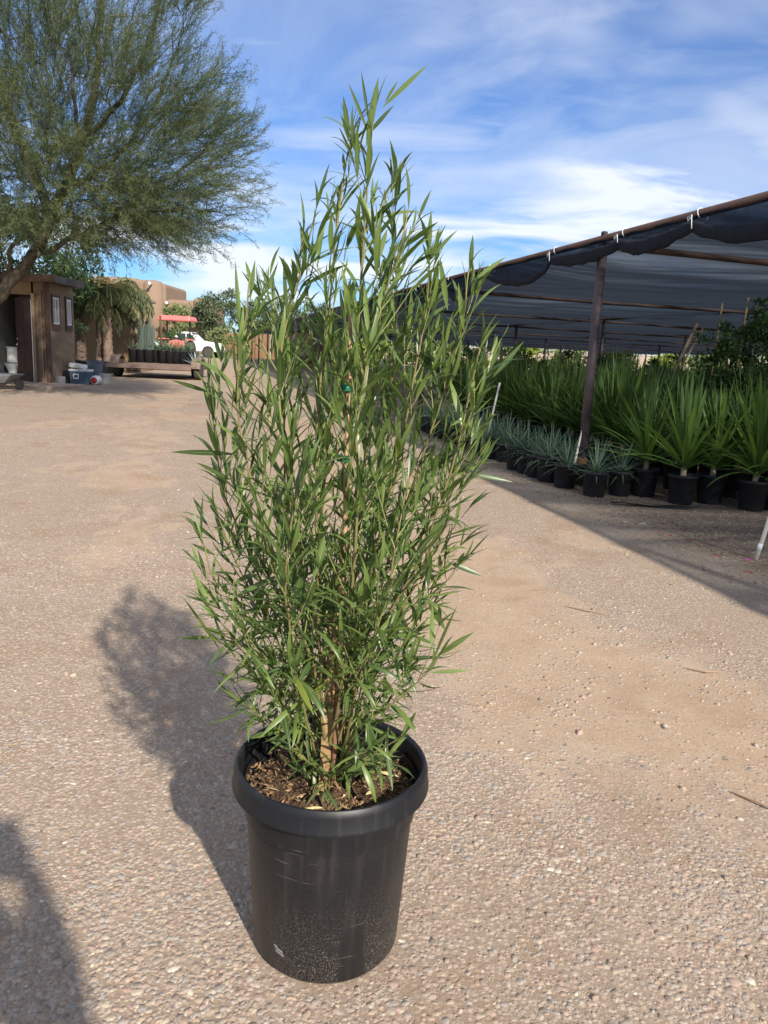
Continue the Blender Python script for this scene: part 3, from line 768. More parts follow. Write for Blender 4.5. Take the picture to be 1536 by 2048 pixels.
    # ---- stems: (pixel x, pixel y, depth towards the back); gives each its own place in space
    ST = [
        [(654, 1545, 0), (668, 1300, 0), (690, 1000, 0), (705, 760, 0), (716, 560, 0), (728, 400, 0), (735, 285, 0), (742, 235, 0)],
        [(650, 1540, -.02), (640, 1300, -.05), (626, 1050, -.07), (628, 880, -.06), (640, 700, -.04), (655, 520, -.02), (668, 380, -.01), (690, 270, 0)],
        [(646, 1535, -.03), (622, 1320, -.08), (560, 1170, -.10), (520, 1050, -.10), (487, 900, -.10), (476, 800, -.08), (488, 690, -.06), (500, 600, -.05), (502, 560, -.05)],
        [(656, 1540, .02), (690, 1380, .02), (770, 1180, .02), (820, 1000, .02), (868, 870, 0), (905, 760, -.02), (930, 640, -.02), (942, 540, -.02)],
        [(652, 1540, -.02), (680, 1350, -.10), (703, 1100, -.14), (715, 960, -.14), (712, 850, -.13), (735, 720, -.10), (770, 600, -.07), (800, 500, -.05), (812, 420, -.04)],
        [(655, 1540, .04), (700, 1300, .10), (760, 1000, .14), (790, 760, .12), (805, 600, .10), (800, 480, .08), (806, 380, .06)],
        [(650, 1540, .04), (600, 1250, .12), (560, 980, .14), (560, 800, .12), (570, 650, .10), (590, 520, .08), (600, 470, .08)],
        [(655, 1540, 0), (740, 1300, -.05), (850, 1110, -.08), (900, 960, -.08), (928, 840, -.06), (950, 740, -.05), (962, 690, -.05)],
        [(650, 1540, 0), (560, 1350, -.06), (475, 1250, -.08), (428, 1160, -.08), (408, 1070, -.07)],
        [(650, 1540, -.02), (560, 1400, -.10), (490, 1320, -.13), (440, 1255, -.14)],
        [(655, 1540, 0), (715, 1440, -.06), (790, 1405, -.08), (850, 1350, -.09), (872, 1315, -.09)],
        [(660, 1548, -.02), (715, 1515, -.05), (772, 1495, -.06), (806, 1465, -.06)],
        [(648, 1540, -.03), (570, 1460, -.07), (510, 1420, -.08), (480, 1400, -.08)],
        [(650, 1540, .05), (540, 1200, .05), (450, 980, .03), (432, 860, .02), (424, 780, .02)],
        [(655, 1540, .05), (790, 1250, .06), (865, 1080, .06), (915, 930, .04), (945, 830, .03), (972, 740, .02)],
        [(653, 1540, 0), (600, 1200, 0), (570, 1000, -.02), (545, 820, -.02), (550, 700, 0), (575, 600, 0), (603, 500, 0), (622, 420, 0)],
        [(653, 1540, .02), (740, 1150, .0), (800, 900, -.02), (838, 720, -.02), (852, 600, 0), (856, 510, 0)],
        [(651, 1540, -.02), (590, 1330, -.14), (570, 1180, -.19), (580, 1030, -.19), (600, 930, -.17)],
        [(653, 1540, -.02), (720, 1350, -.14), (775, 1200, -.19), (800, 1050, -.19), (820, 950, -.16)],
        [(652, 1540, .06), (640, 1200, .18), (650, 950, .2), (670, 760, .17), (690, 620, .12)],
        [(652, 1540, .06), (690, 1250, .16), (720, 1050, .2), (740, 860, .17), (755, 700, .12), (765, 590, .1)],
        [(648, 1548, -.03), (615, 1530, -.09), (590, 1510, -.11)],
        [(650, 1550, -.03), (652, 1560, -.1), (650, 1575, -.12)],
        [(654, 1545, -.03), (700, 1530, -.09), (740, 1520, -.10)],
        [(652, 1540, 0), (560, 1290, .02), (480, 1130, .0), (445, 1040, 0)],
        [(653, 1540, 0), (780, 1340, .02), (860, 1210, .0), (890, 1130, 0)],
    ]
    g = random.Random(21)
    LEFT = [(100, 670), (150, 672), (250, 640), (300, 632), (400, 610), (450, 575), (500, 565), (520, 545), (540, 470), (600, 445), (650, 415), (720, 408), (800, 385), (880, 352), (950, 362), (1050, 372), (1200, 362), (1280, 355), (1350, 420), (1420, 450), (1460, 500), (1560, 555), (1640, 560)]
    RIGHT = [(100, 860), (180, 800), (260, 815), (300, 815), (380, 822), (430, 862), (480, 945), (520, 985), (600, 990), (680, 1035), (760, 1000), (850, 990), (950, 1000), (1050, 980), (1150, 960), (1230, 930), (1260, 940), (1350, 940), (1420, 850), (1480, 815), (1560, 830), (1640, 700)]

    def env(x, y):
        l = np.interp(y, *zip(*LEFT)); r = np.interp(y, *zip(*RIGHT)); return l, r

    def smooth_path(pts, step=0.02):
        P = np.array(pts); seg = np.linalg.norm(np.diff(P, axis=0), axis=1); s = np.concatenate([[0], np.cumsum(seg)])
        n = max(3, int(s[-1] / step)); t = np.linspace(0, s[-1], n)
        Q = np.stack([np.interp(t, s, P[:, k]) for k in range(3)], 1)
        for _ in range(3): Q[1:-1] = (Q[:-2] + 2 * Q[1:-1] + Q[2:]) / 4
        return Q
    paths = []; leaves = []

    def put_leaf(p, d, L_, w_, curve, roll):
        tip = p + d * L_ * 0.95
        q = proj(tip[None])[0]; l, r = env(q[0], q[1])
        if (q[0] < l - 4 or q[0] > r + 4 or q[1] < 118) and g.random() < 0.93: return
        if tip[2] < 0.372: return
        if 622 < q[0] < 690 and 1425 < q[1] < 1545 and tip[1] < PY and g.random() < 0.4: return
        leaves.append((p, d, L_, w_, curve, roll))

    def leafy(Q, r_base, start, lmax, dens=1.0):
        n = len(Q); s = 0.0; az = g.uniform(0, 6.28); nxt = 0.0
        for i in range(1, n):
            s += np.linalg.norm(Q[i] - Q[i - 1]); t = i / (n - 1)
            if t < start: continue
            if s < nxt: continue
            nxt = s + g.uniform(0.0065, 0.0142) / (dens * (1.3 if Q[i][2] < 1.12 else 1.0))
            dr = Q[min(i + 1, n - 1)] - Q[i - 1]; dr = dr / np.linalg.norm(dr)
            az += 2.4 + g.uniform(-0.4, 0.4)
            a = np.cross(dr, [0.3, 0.2, 1.0]); a /= np.linalg.norm(a) + 1e-9; b_ = np.cross(dr, a)
            rad = a * math.cos(az) + b_ * math.sin(az)
            z = Q[i][2]
            lowf = min(1.0, max(0.0, (1.0 - z) / 0.45))
            ang = R(g.uniform(12, 38) + 44 * lowf) * (1 - 0.45 * max(0, t - 0.75) / 0.25)
            d = dr * math.cos(ang) + rad * math.sin(ang)
            d[2] -= 0.12 * lowf; d /= np.linalg.norm(d)
            L_ = lmax * g.uniform(0.42, 1.12) * (1 - 0.35 * max(0, t - 0.8) / 0.2)
            put_leaf(Q[i], d, L_, L_ * g.uniform(0.078, 0.108), g.uniform(-0.25, 0.75), g.uniform(-0.6, 0.6))
        # terminal tuft
        dr = Q[-1] - Q[-3]; dr /= np.linalg.norm(dr)
        for k in range(3):
            az += 2.1; a = np.cross(dr, [0.3, 0.2, 1.0]); a /= np.linalg.norm(a); b_ = np.cross(dr, a)
            d = dr + (a * math.cos(az) + b_ * math.sin(az)) * g.uniform(0.04, 0.2); d /= np.linalg.norm(d)
            put_leaf(Q[-1], d, lmax * g.uniform(0.4, 0.85), lmax * 0.085, g.uniform(0, 0.4), g.uniform(-1, 1))
    for k, st in enumerate(ST):
        P = [at(x, y, PY + dd) for x, y, dd in st]
        P[0] = np.array([PX + 0.022 * math.cos(k * 2.4), PY + 0.018 + 0.016 * math.sin(k * 2.4), 0.355])
        Q = smooth_path(P)
        Q[2:] += np.cumsum(RNG.normal(0, 0.0008, (len(Q) - 2, 3)), axis=0)
        ln = len(Q) * 0.02
        rb = 0.0016 + 0.0019 * min(1, ln)
        paths.append((Q, [rb * (1 - 0.72 * i / len(Q)) + 0.0004 for i in range(len(Q))], True))
        leafy(Q, rb, 0.27 if ln > 0.4 else 0.25, 0.110 if ln > 0.4 else 0.085, 0.8 if ln > .4 else 1.2)
        if ln < 0.22: continue
        nt_ = int(ln * 19)
        for j in range(nt_):
            t = 0.16 + 0.76 * (j + g.random()) / nt_
            i = int(t * (len(Q) - 1)); p = Q[i]
            dr = Q[min(i + 2, len(Q) - 1)] - Q[max(0, i - 2)]; dr /= np.linalg.norm(dr)
            ax = np.array([p[0] - PX, p[1] - PY, 0.0]); ax /= max(np.linalg.norm(ax), 1e-3)
            rv = np.array([g.gauss(0, 1), g.gauss(0, 1), 0]); rv /= np.linalg.norm(rv)
            d = dr * 0.9 + rv * 0.62 + ax * 0.12 + np.array([0, 0, 0.18]); d /= np.linalg.norm(d)
            L_ = g.uniform(0.08, 0.21) * (1.0 - 0.4 * t)
            T = [p + d * L_ * f + np.array([0, 0, 1.0]) * 0.05 * L_ * f * f * 4 for f in np.linspace(0, 1, 7)]
            T = np.array(T)
            q = proj(T[-1][None])[0]; l, r = env(q[0], q[1])
            if q[0] < l + 22 or q[0] > r - 22: continue
            paths.append((T, [0.0015 * (1 - 0.6 * f) for f in np.linspace(0, 1, 7)], False))
            leafy(T, 0.0015, 0.10, 0.100, 1.15)
    # low sprigs standing round the foot of the stake
    for (sx, sy, n_, L_) in ((-0.055, -0.05, 9, 0.075), (0.0, -0.075, 8, 0.07), (0.06, -0.03, 9, 0.07), (0.10, -0.015, 7, 0.075), (-0.03, 0.0, 8, 0.08), (0.03, -0.06, 7, 0.065), (0.115, 0.02, 6, 0.09)):
        b0 = np.array([PX + sx * 0.6, PY + sy * 0.6, 0.372]); b1 = np.array([PX + sx, PY + sy, 0.405 + 0.02 * g.random()])
        paths.append((np.array([b0 + (b1 - b0) * f for f in np.linspace(0, 1, 5)]), [0.0016] * 5, False))
        for k in range(n_):
            a_ = k * 2.4 + sx * 40; el = g.uniform(-0.1, 0.9)
            d = np.array([math.cos(a_) * math.cos(el), math.sin(a_) * math.cos(el), math.sin(el) + 0.1]); d /= np.linalg.norm(d)
            leaves.append((b1 - np.array([0, 0, 0.004 * k]) * 0.6, d, L_ * g.uniform(0.65, 1.1), L_ * 0.13, g.uniform(0.1, 0.8), g.uniform(-0.4, 0.4)))
    # a few leaves placed as seen at the silhouette
    for (x0, y0, x1, y1, dd, w_) in ((765, 215, 851, 122, 0, .012), (733, 292, 752, 152, -.01, .015), (770, 205, 793, 160, 0, .009), (735, 262, 698, 168, 0, .007), (738, 245, 722, 145, 0, .006), (735, 270, 784, 207, 0, .010),
                                     (420, 785, 345, 757, 0, .010), (470, 908, 345, 898, -.02, .013), (462, 960, 395, 922, 0, .011), (436, 1085, 374, 1028, 0, .012), (430, 1110, 384, 1085, 0, .011),
                                     (985, 755, 1045, 682, 0, .012), (940, 545, 944, 470, 0, .010), (948, 560, 1010, 512, 0, .010), (895, 620, 879, 515, 0, .012), (930, 945, 1025, 961, -.02, .011), (892, 1122, 968, 1152, -.02, .011),
                                     (870, 1315, 944, 1263, -.02, .013), (866, 1320, 905, 1215, -.02, .008), (862, 1345, 940, 1340, 0, .009), (800, 1480, 828, 1425, -.04, .017), (430, 1275, 358, 1272, 0, .011), (440, 1300, 372, 1185, 0, .008),
                                     (856, 520, 861, 420, 0, .011), (505, 570, 490, 522, 0, .011), (500, 600, 507, 520, 0, .010), (575, 640, 561, 515, 0, .010), (485, 700, 461, 522, -.02, .009)):
        p = at(x0, y0, PY + dd); q = at(x1, y1, PY + dd - 0.01); L_ = np.linalg.norm(q - p); d = (q - p) / L_
        leaves.append((p, d, L_ * 1.02, w_, 0.12, g.uniform(-0.2, 0.2) + 1.2))
    off = np.array([PX, PY, 0])
    tw = MB()
    for Q, rs, main in paths:
        st = max(1, len(Q) // 22)
        idx = list(range(0, len(Q), st))
        if idx[-1] != len(Q) - 1: idx.append(len(Q) - 1)
        pts = [Q[i] - off for i in idx]; rr = [rs[i] for i in idx]
        if main: MB().tube(pts, rr, 6).build('stem', M['stem'], hero, True, world=False)
        else: tw.tube(pts[::2] if len(pts) > 4 else pts, rr[::2] if len(pts) > 4 else rr, 4, False)
    tag(tw.build('twigs', M['twig_green'], hero, True, world=False), kind='stuff')
    # leaf meshes (unit length) shared between the leaves nearest the camera
    variants = []
    for i in range(12):
        V, F, mid = blade(1.0, 0.118 * (0.85 + 0.05 * (i % 6)), 6, (-0.35, 0.2, -0.6, 0.7, 1.15, 0.35)[i % 6], 0.28, 'lance', g.uniform(-0.9, 0.9))
        variants.append((np_mesh('leaf', V, F, np.zeros(len(V)), True, mid), V, F, mid))
        variants[-1][0].materials.append(M['leaf'])
    order = sorted(range(len(leaves)), key=lambda i: leaves[i][0][1] + 0.5 * leaves[i][1][1] * leaves[i][2] - leaves[i][2] * 1.2 - (0.3 if i >= len(leaves) - 28 else 0))
    s = Soup()
    for rank, i in enumerate(order):
        p, d, L_, w_, cv, roll = leaves[i]
        A = frame(d, roll); k = g.randrange(12) if i < len(leaves) - 28 else 1 + 6 * g.randrange(2)
        if rank < 298:
            me = variants[k][0]; o = bpy.data.objects.new('leaf', me); COL.objects.link(o); o.parent = hero
            m4 = Matrix.Identity(4); sc = A * L_; wr = w_ / (0.118 * L_)
            sc[:, 1] *= min(1.5, max(0.6, wr))
            for a in range(3):
                for b_ in range(3): m4[a][b_] = sc[a, b_]
                m4[a][3] = p[a] - off[a]
            o.matrix_basis = m4
        else:
            V, F, mid = variants[k][1:]
            s.add((V * L_) @ A.T + p - off, F, g.random(), mid)
    tag(link('inner_leaves', s.mesh('inner_leaves', True), M['leaf'], hero), kind='stuff')
    print('hero leaves', len(leaves))


M['pot_rim'] = pot_mat('nursery_pot_rim', False)
M['scuff'] = mat('scuffed_plastic', (0.16, 0.15, 0.15), (0.10, 0.10, 0.10), 40, 0.7)
M['dead_leaf'] = mat('dead_leaf', (0.60, 0.52, 0.28), (0.42, 0.33, 0.16), 40, 0.7)
M['cane'] = mat('cane', (0.42, 0.25, 0.16), (0.30, 0.17, 0.10), 20, 0.6)
M['twig_green'] = mat('green_twig', (0.22, 0.27, 0.09), (0.20, 0.18, 0.08), 9, 0.6)
build_hero()

# ------------------------------------------------------------------ shade house
EX, EY = 1.98, 7.72
e = np.array([-0.2449, 0.9695]); u = np.array([0.955, 0.297])
ROOF_Z = 2.415
BAY, SPAN = 5.87, 6.85
I0, I1, J1 = -2, 9, 5


def gp(i, j, z): p = np.array([EX, EY]) + e * BAY * i + u * SPAN * j; return np.array([p[0], p[1], z])


shade = empty('shade_house', gp(0, 0, gz(*gp(0, 0, 0)[:2])), 'long low shade house with black cloth roof on rusty pipe posts', 'shade structure')


def build_shade():
    for i in range(I0, I1 + 1):
        for j in range(0, J1 + 1):
            p = gp(i, j, 0); z0 = gz(p[0], p[1])
            r = 0.046 if j == 0 else 0.05
            MB().tube([(p[0], p[1], z0 - 0.05), (p[0], p[1], ROOF_Z - 0.03)], r, 12).build('post', M['post_pipe'], shade, True)
        a, b_ = gp(i, 0, ROOF_Z), gp(i, J1, ROOF_Z)
        pts = []
        for k in range(J1 * 4 + 1):
            t = k / (J1 * 4); q = a + (b_ - a) * t; q[2] -= 0.05 + 0.02 * math.sin(t * J1 * math.pi) ** 2; pts.append(q)
        MB().tube(pts, 0.032, 8).build('purlin', M['rust_pipe'], shade, True)
    for j in range(0, J1 + 1):
        a, b_ = gp(I0, j, ROOF_Z + 0.012), gp(I1, j, ROOF_Z + 0.012)
        MB().tube([a, b_], 0.034 if j == 0 else 0.034, 10).build('beam' if j else 'eave_pipe', M['rust_pipe'], shade, True)
    # rust ring at the foot of the front post, cap on top
    p = gp(0, 0, gz(EX, EY)); MB().lathe([(0.0475, 0.21), (0.053, 0.22), (0.054, 0.27), (0.0475, 0.285)], 14, tuple(p), False, False).build('rust_collar', M['rust_ring'], shade, True)
    q = gp(0, 0, ROOF_Z); MB().lathe([(0.03, 0.03), (0.032, 0.05), (0.032, 0.07), (0.02, 0.078)], 10, tuple(q)).build('pipe_stub', M['black'], shade, True)
    # roof cloth sagging between purlins, with folds parallel to them
    ni, nj = (I1 - I0) * 24, J1 * 6
    V = []; g = np.random.default_rng(9)
    fold = g.normal(0, 1, ni + 1); fold = np.convolve(fold, [0.25, 0.5, 0.25], 'same') * 0.045
    for a in range(ni + 1):
        i = I0 + a / 24.0
        for b_ in range(nj + 1):
            j = b_ / 6.0
            fr = i - math.floor(i)
            z = ROOF_Z + 0.07 - 0.13 * math.sin(fr * math.pi) ** 1.2 - 0.05 * math.sin((j % 1.0) * math.pi) + fold[a] * (0.4 + 0.6 * math.sin(j * 1.3 + a * 0.13) ** 2)
            if b_ == 0: z = ROOF_Z + 0.045
            V.append(gp(i, j, z))
    n = nj + 1
    F = [(a * n + b_, a * n + b_ + 1, (a + 1) * n + b_ + 1, (a + 1) * n + b_) for a in range(ni) for b_ in range(nj)]
    off = np.array(shade.location)
    link('shade_cloth', np_mesh('shade_cloth', np.array(V) - off, np.array(F), None, True), M['cloth'], shade)
    # the loose hem tied to the eave pipe, hanging in swags: a thin flap and a rolled band along its edge
    ties = [-9.0, -7.2, -5.9, -4.4, -3.5, -1.50, -0.41, 0.98, 2.9, 4.6, 6.2, 8.0, 10.0, 12.0]
    depth = [.12, .12, .12, .13, .14, .07, .05, .17, .24, .2, .18, .18, .18]
    SK = [0, 0, 0, 0, 0.3, 0.3, -0.2, -0.35, 0.45, 0.2, -0.2, 0.2, 0]
    gg = random.Random(3)
    for k in range(len(ties) - 1):
        s0, s1 = ties[k], ties[k + 1]; nn = 18; band = []
        V = []; dk = depth[k]; skew = SK[k]
        for a in range(nn + 1):
            t = a / nn; s_ = s0 + (s1 - s0) * t
            p = np.array([EX, EY]) + e * s_
            w = math.sin(math.pi * t ** (1.0 + skew)) ** 0.8
            dr = 0.075 + dk * w
            bulge = 0.05 * math.sin(math.pi * t) * math.sin(7 * t + k)
            for m_ in range(5):
                f = m_ / 4.0
                V.append((p[0] - u[0] * (0.036 + 0.030 * f + 0.4 * bulge * f), p[1] - u[1] * (0.036 + 0.030 * f), ROOF_Z - 0.012 - dr * f - 0.012 * math.sin(14 * t + 5 * f + k)))
            band.append((p[0] - u[0] * (0.072 + 0.01 * w), p[1] - u[1] * (0.072 + 0.01 * w), ROOF_Z - 0.018 - dr))
        F = [(a * 5 + m_, a * 5 + m_ + 1, (a + 1) * 5 + m_ + 1, (a + 1) * 5 + m_) for a in range(nn) for m_ in range(4)]
        link('hanging_hem', np_mesh('hanging_hem', np.array(V) - off, np.array(F), None, True), M['hem'], shade)
        mb = MB(); vs = []; fs = []; nc = 10
        heavy = 1.0 if k <= 6 else 0.45
        for a, q in enumerate(band):
            hv = (0.030 + 0.036 * heavy * math.sin(math.pi * (0.08 + 0.84 * a / nn)) ** 0.7) * (1 + 0.10 * math.sin(a * 1.7 + k)); hh = 0.017 + 0.006 * math.sin(a * 2.3 + 2 * k)
            for c_ in range(nc):
                t = 2 * math.pi * c_ / nc
                vs.append((q[0] + u[0] * hh * math.cos(t), q[1] + u[1] * hh * math.cos(t), q[2] + hv * math.sin(t) * (1 + 0.12 * math.sin(3 * t + a))))
        for a in range(nn):
            for c_ in range(nc): fs.append((a * nc + c_, a * nc + (c_ + 1) % nc, (a + 1) * nc + (c_ + 1) % nc, (a + 1) * nc + c_))
        mb.add(vs, fs)
        mb.build('rolled_hem', M['cloth_roll'], shade, True)
    for k, s_ in enumerate(ties):
        p = np.array([EX, EY]) + e * s_; c = np.array([p[0], p[1], ROOF_Z - 0.005])
        loop = []
        for a in range(15):
            t = 2 * math.pi * a / 14
            d = -u * math.cos(t)
            loop.append((c[0] + d[0] * 0.046 + e[0] * 0.03 * math.sin(t), c[1] + d[1] * 0.046 + e[1] * 0.03 * math.sin(t), c[2] + 0.008 + 0.050 * math.sin(t)))
        mb = MB().tube(loop, 0.0042, 6, False)
        tl = [(c[0] - u[0] * 0.095, c[1] - u[1] * 0.095, c[2] - 0.01), (c[0] - u[0] * 0.105 + e[0] * 0.03, c[1] - u[1] * 0.105 + e[1] * 0.03, c[2] - 0.05), (c[0] - u[0] * 0.105 + e[0] * 0.045, c[1] - u[1] * 0.105 + e[1] * 0.045, c[2] - 0.02), (c[0] - u[0] * 0.10, c[1] - u[1] * 0.10, c[2] - 0.005), (c[0] - u[0] * 0.10 - e[0] * 0.02, c[1] - u[1] * 0.10 - e[1] * 0.02, c[2] - 0.08 - 0.03 * (k % 2))]
        mb.tube(tl, 0.0042, 6)
        mb.build('twine_tie', M['tie'], shade, True)


M['cloth_roll'] = mat('rolled_shade_cloth', (0.014, 0.018, 0.028), (0.009, 0.011, 0.017), 9, 0.85, 0.4, 40, spec=0.2)
build_shade()


# ------------------------------------------------------------------ potted yuccas and agaves
def make_yucca(seed, n, L, w, detailed, rp=0.135, hp=0.27, lean=(0, 0)):
    r = empty('potted_yucca', (0, 0, 0))
    kids = []
    kids.append(pot_mb(rp, rp * 0.78, hp).build('pot', M['pot_plain'], r, True, world=False))
    kids.append(soil_mb(rp - 0.024, hp - 0.05).build('soil', M['soil'], r, True, world=False))
    ht = hp - 0.05 + 0.10
    kids.append(MB().tube([(0, 0, hp - 0.07), (lean[0] * .5, lean[1] * .5, hp), (lean[0], lean[1], ht + 0.03)], [0.032, 0.026, 0.024], 8).build('trunk', M['yucca_trunk'], r, True, world=False))
    lv = sword_soup(n, L, w, 1.15, 0.55, seed, 'sword', 0.35, 6, 1.25, 0.015, 0.12)
    base = np.array([lean[0], lean[1], ht])
    if detailed:
        for V, F, mid, A, off, rv in lv:
            me = np_mesh('leaf', V @ A.T, F, np.full(len(V), rv), True, mid)
            o = link('leaf', me, M['yucca'], r); o.location = base + off; kids.append(o)
    else:
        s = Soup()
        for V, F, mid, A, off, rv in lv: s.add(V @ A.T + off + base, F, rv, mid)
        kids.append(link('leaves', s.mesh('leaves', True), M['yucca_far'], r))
    remember(r, kids)
    return r


def place(o, x, y, rz=0.0, s=1.0):
    o.location = (x, y, gz(x, y)); o.rotation_euler = (0, 0, rz); o.scale = (s, s, s); return o


front = [(2.48, 7.27, 0.0, 0.86, (0.005, 0), 'tall green yucca in black pot next to the small blue agaves by the post'),
         (2.72, 6.95, 1.3, 0.90, (0.012, 0.0), 'yucca in a scuffed pot with leaning pale trunk, pushed ahead of the row'),
         (3.02, 7.04, 2.2, 0.80, (-0.01, 0.0), 'yucca with a folded hanging leaf, second pot from the blue agaves'),
         (3.30, 6.79, 3.6, 0.92, (-0.012, 0.0), 'tall yucca with pale trunk in the pot closest to the leaning PVC stake'),
         (3.54, 6.86, 4.4, 0.90, (0.01, 0.0), 'yucca in a black pot cut off by the picture edge above the PVC stake')]
for k, (x, y, rz, L_, ln, lb) in enumerate(front):
    o = place(make_yucca(40 + k, 48, L_ * 0.91, 0.046, True, lean=ln), x, y, rz)
    tag(o, lb, 'potted plant', 'large yuccas in black pots')


def grid_yuccas():
    g = random.Random(8)
    protos = [make_yucca(60 + k, 50, 0.76 + 0.03 * k, 0.043, False, lean=(g.uniform(-.02, .02), g.uniform(-.02, .02))) for k in range(5)]
    spots = []
    for b_ in range(0, 30):
        for a in range(0, 24):
            q = np.array([2.50, 7.62]) + e * 0.44 * (b_ - 6) + u * 0.43 * a
            x, y = q[0] + g.uniform(-.06, .06), q[1] + g.uniform(-.06, .06)
            if x < 1.98 - 0.2526 * (y - 7.72) + 0.62: continue
            if y < 7.42 - 0.42 * (x - 2.4) + 0.22: continue
            p = proj(np.array([[x, y, 0.6]]))[0]
            if p[0] > 1640 or p[0] < 850: continue
            if y > 14.5: continue
            if (x - 4.05) ** 2 + (y - 9.0) ** 2 < 0.6 ** 2: continue
            spots.append((y - 0.2 * x, x, y))
    spots.sort()
    spots = spots[:240]
    print('yuccas', len(spots))
    for k, (_, x, y) in enumerate(spots):
        o = protos[k] if k < 5 else copy_tree(protos[k % 5])
        place(o, x, y, g.uniform(0, 6.28), g.uniform(0.92, 1.08))
        pxx = proj(np.array([[x, y, 0.3]]))[0][0]
        lb = ('green yucca massed behind the small agaves on the drive side of the post' if pxx < 1165 else 'green yucca massed behind the front pots between post and bamboo canes') if y < 9.6 else ('green yucca far back in the mass, on the drive side of the post' if pxx < 1165 else 'green yucca far back in the mass, beyond the post toward the leaning poles')
        tag(o, lb, 'potted plant', ('yuccas massed behind the agaves' if pxx < 1165 else 'yuccas massed behind the front pots') if y < 9.6 else ('yuccas far back, drive side' if pxx < 1165 else 'yuccas far back, beyond the post'))


grid_yuccas()


def make_agave(seed, detailed):
    r = empty('potted_agave', (0, 0, 0)); kids = []
    rp, hp = 0.118, 0.235
    kids.append(pot_mb(rp, rp * 0.84, hp, 0.006).build('pot', M['pot_plain'], r, True, world=False))
    kids.append(soil_mb(rp - 0.024, hp - 0.03).build('soil', M['soil'], r, True, world=False))
    lv = sword_soup(40, 0.30, 0.017, 1.75, 0.5, seed, 'taper', 0.4, 5, 0.8, 0.012, 0.03)
    if detailed:
        for V, F, mid, A, off, rv in lv:
            me = np_mesh('leaf', V @ A.T, F, np.full(len(V), rv), True, mid)
            o = link('leaf', me, M['agave'], r); o.location = off + np.array([0, 0, hp - 0.02]); kids.append(o)
    else:
        kids.append(link('leaves', rosette_mesh('leaves', lv, hp - 0.02), M['agave'], r))
    remember(r, kids)
    return r


def agaves():
    g = random.Random(4)
    named = [(1.97, 7.13, 'small blue-green agave tight against the foot of the brown post, yucca side'),
             (2.24, 7.24, 'small blue-green agave in black pot between the post-side agave and the first yucca'),
             (1.78, 7.53, 'blue-grey agave heading the long row on the drive side of the post')]
    for k, (x, y, lb) in enumerate(named):
        tag(place(make_agave(80 + k, True), x, y, g.uniform(0, 6)), lb, 'potted plant', 'small agaves in black pots')
    protos = [make_agave(90 + k, False) for k in range(4)]
    spots = [(1.68, 7.86), (1.61, 8.12), (1.55, 8.36), (1.47, 8.58), (1.42, 9.22), (1.30, 9.45), (1.24, 9.70), (1.18, 9.98), (1.12, 10.26), (1.05, 10.54), (0.98, 10.82), (0.91, 11.1), (0.84, 11.4), (0.76, 11.7), (0.69, 12.0), (0.61, 12.3)]
    n0 = len(spots)
    spots += [(x + 0.27 + g.uniform(-.03, .03), y + 0.12 + g.uniform(-.04, .04)) for x, y in spots[0:14]]
    spots += [(2.12, 7.62), (2.36, 7.55)]
    spots += [(1.98, 8.05)]
    for k, (x, y) in enumerate(spots):
        o = protos[k] if k < 4 else copy_tree(protos[k % 4])
        place(o, x, y, g.uniform(0, 6.28), g.uniform(0.92, 1.1))
        if k < 4:
            lb = ('blue-grey agave, first in the drive-side row beyond the agave heading it', 'blue-grey agave, second in the drive-side row beyond the agave heading it', 'blue-grey agave, third in the drive-side row beyond the agave heading it', 'blue-grey agave, last before the gap in the drive-side row of pots')[k]
        elif k < n0: lb = 'blue-grey agave in the drive-side row of black pots beyond the gap'
        else: lb = 'blue-grey agave in the second row of pots tucked behind the drive-side row'
        tag(o, lb, 'potted plant', 'small agaves in black pots')


agaves()


# ------------------------------------------------------------------ shrubs and trees
def leaf_clump(soup, c, n, rad, L_, w_, g, bias=(0, 0, 0.3), nseg=1):
    """n leaves scattered through a clump"""
    c = np.asarray(c, float)
    P = g.normal(0, 1, (n, 3)); P = P / np.linalg.norm(P, axis=1)[:, None] * (g.uniform(0, 1, (n, 1)) ** 0.5) * np.asarray(rad)
    D = P / np.asarray(rad) * 0.8 + g.normal(0, 0.7, (n, 3)) + np.asarray(bias); D /= np.linalg.norm(D, axis=1)[:, None]
    S = np.cross(D, g.normal(0, 1, (n, 3))); S /= np.linalg.norm(S, axis=1)[:, None]
    L = L_ * g.uniform(0.6, 1.2, (n, 1)); w = w_ * g.uniform(0.7, 1.2, (n, 1))
    A = c + P
    V = np.stack([A, A + D * L * 0.5 - S * w / 2, A + D * L, A + D * L * 0.5 + S * w / 2], 1).reshape(-1, 3)
    F = np.arange(4 * n).reshape(-1, 4)
    soup.V.append(V); soup.F.append(F + soup.n); soup.r.append(np.repeat(g.uniform(0, 1, n), 4)); soup.m.append(np.zeros(4 * n)); soup.n += 4 * n


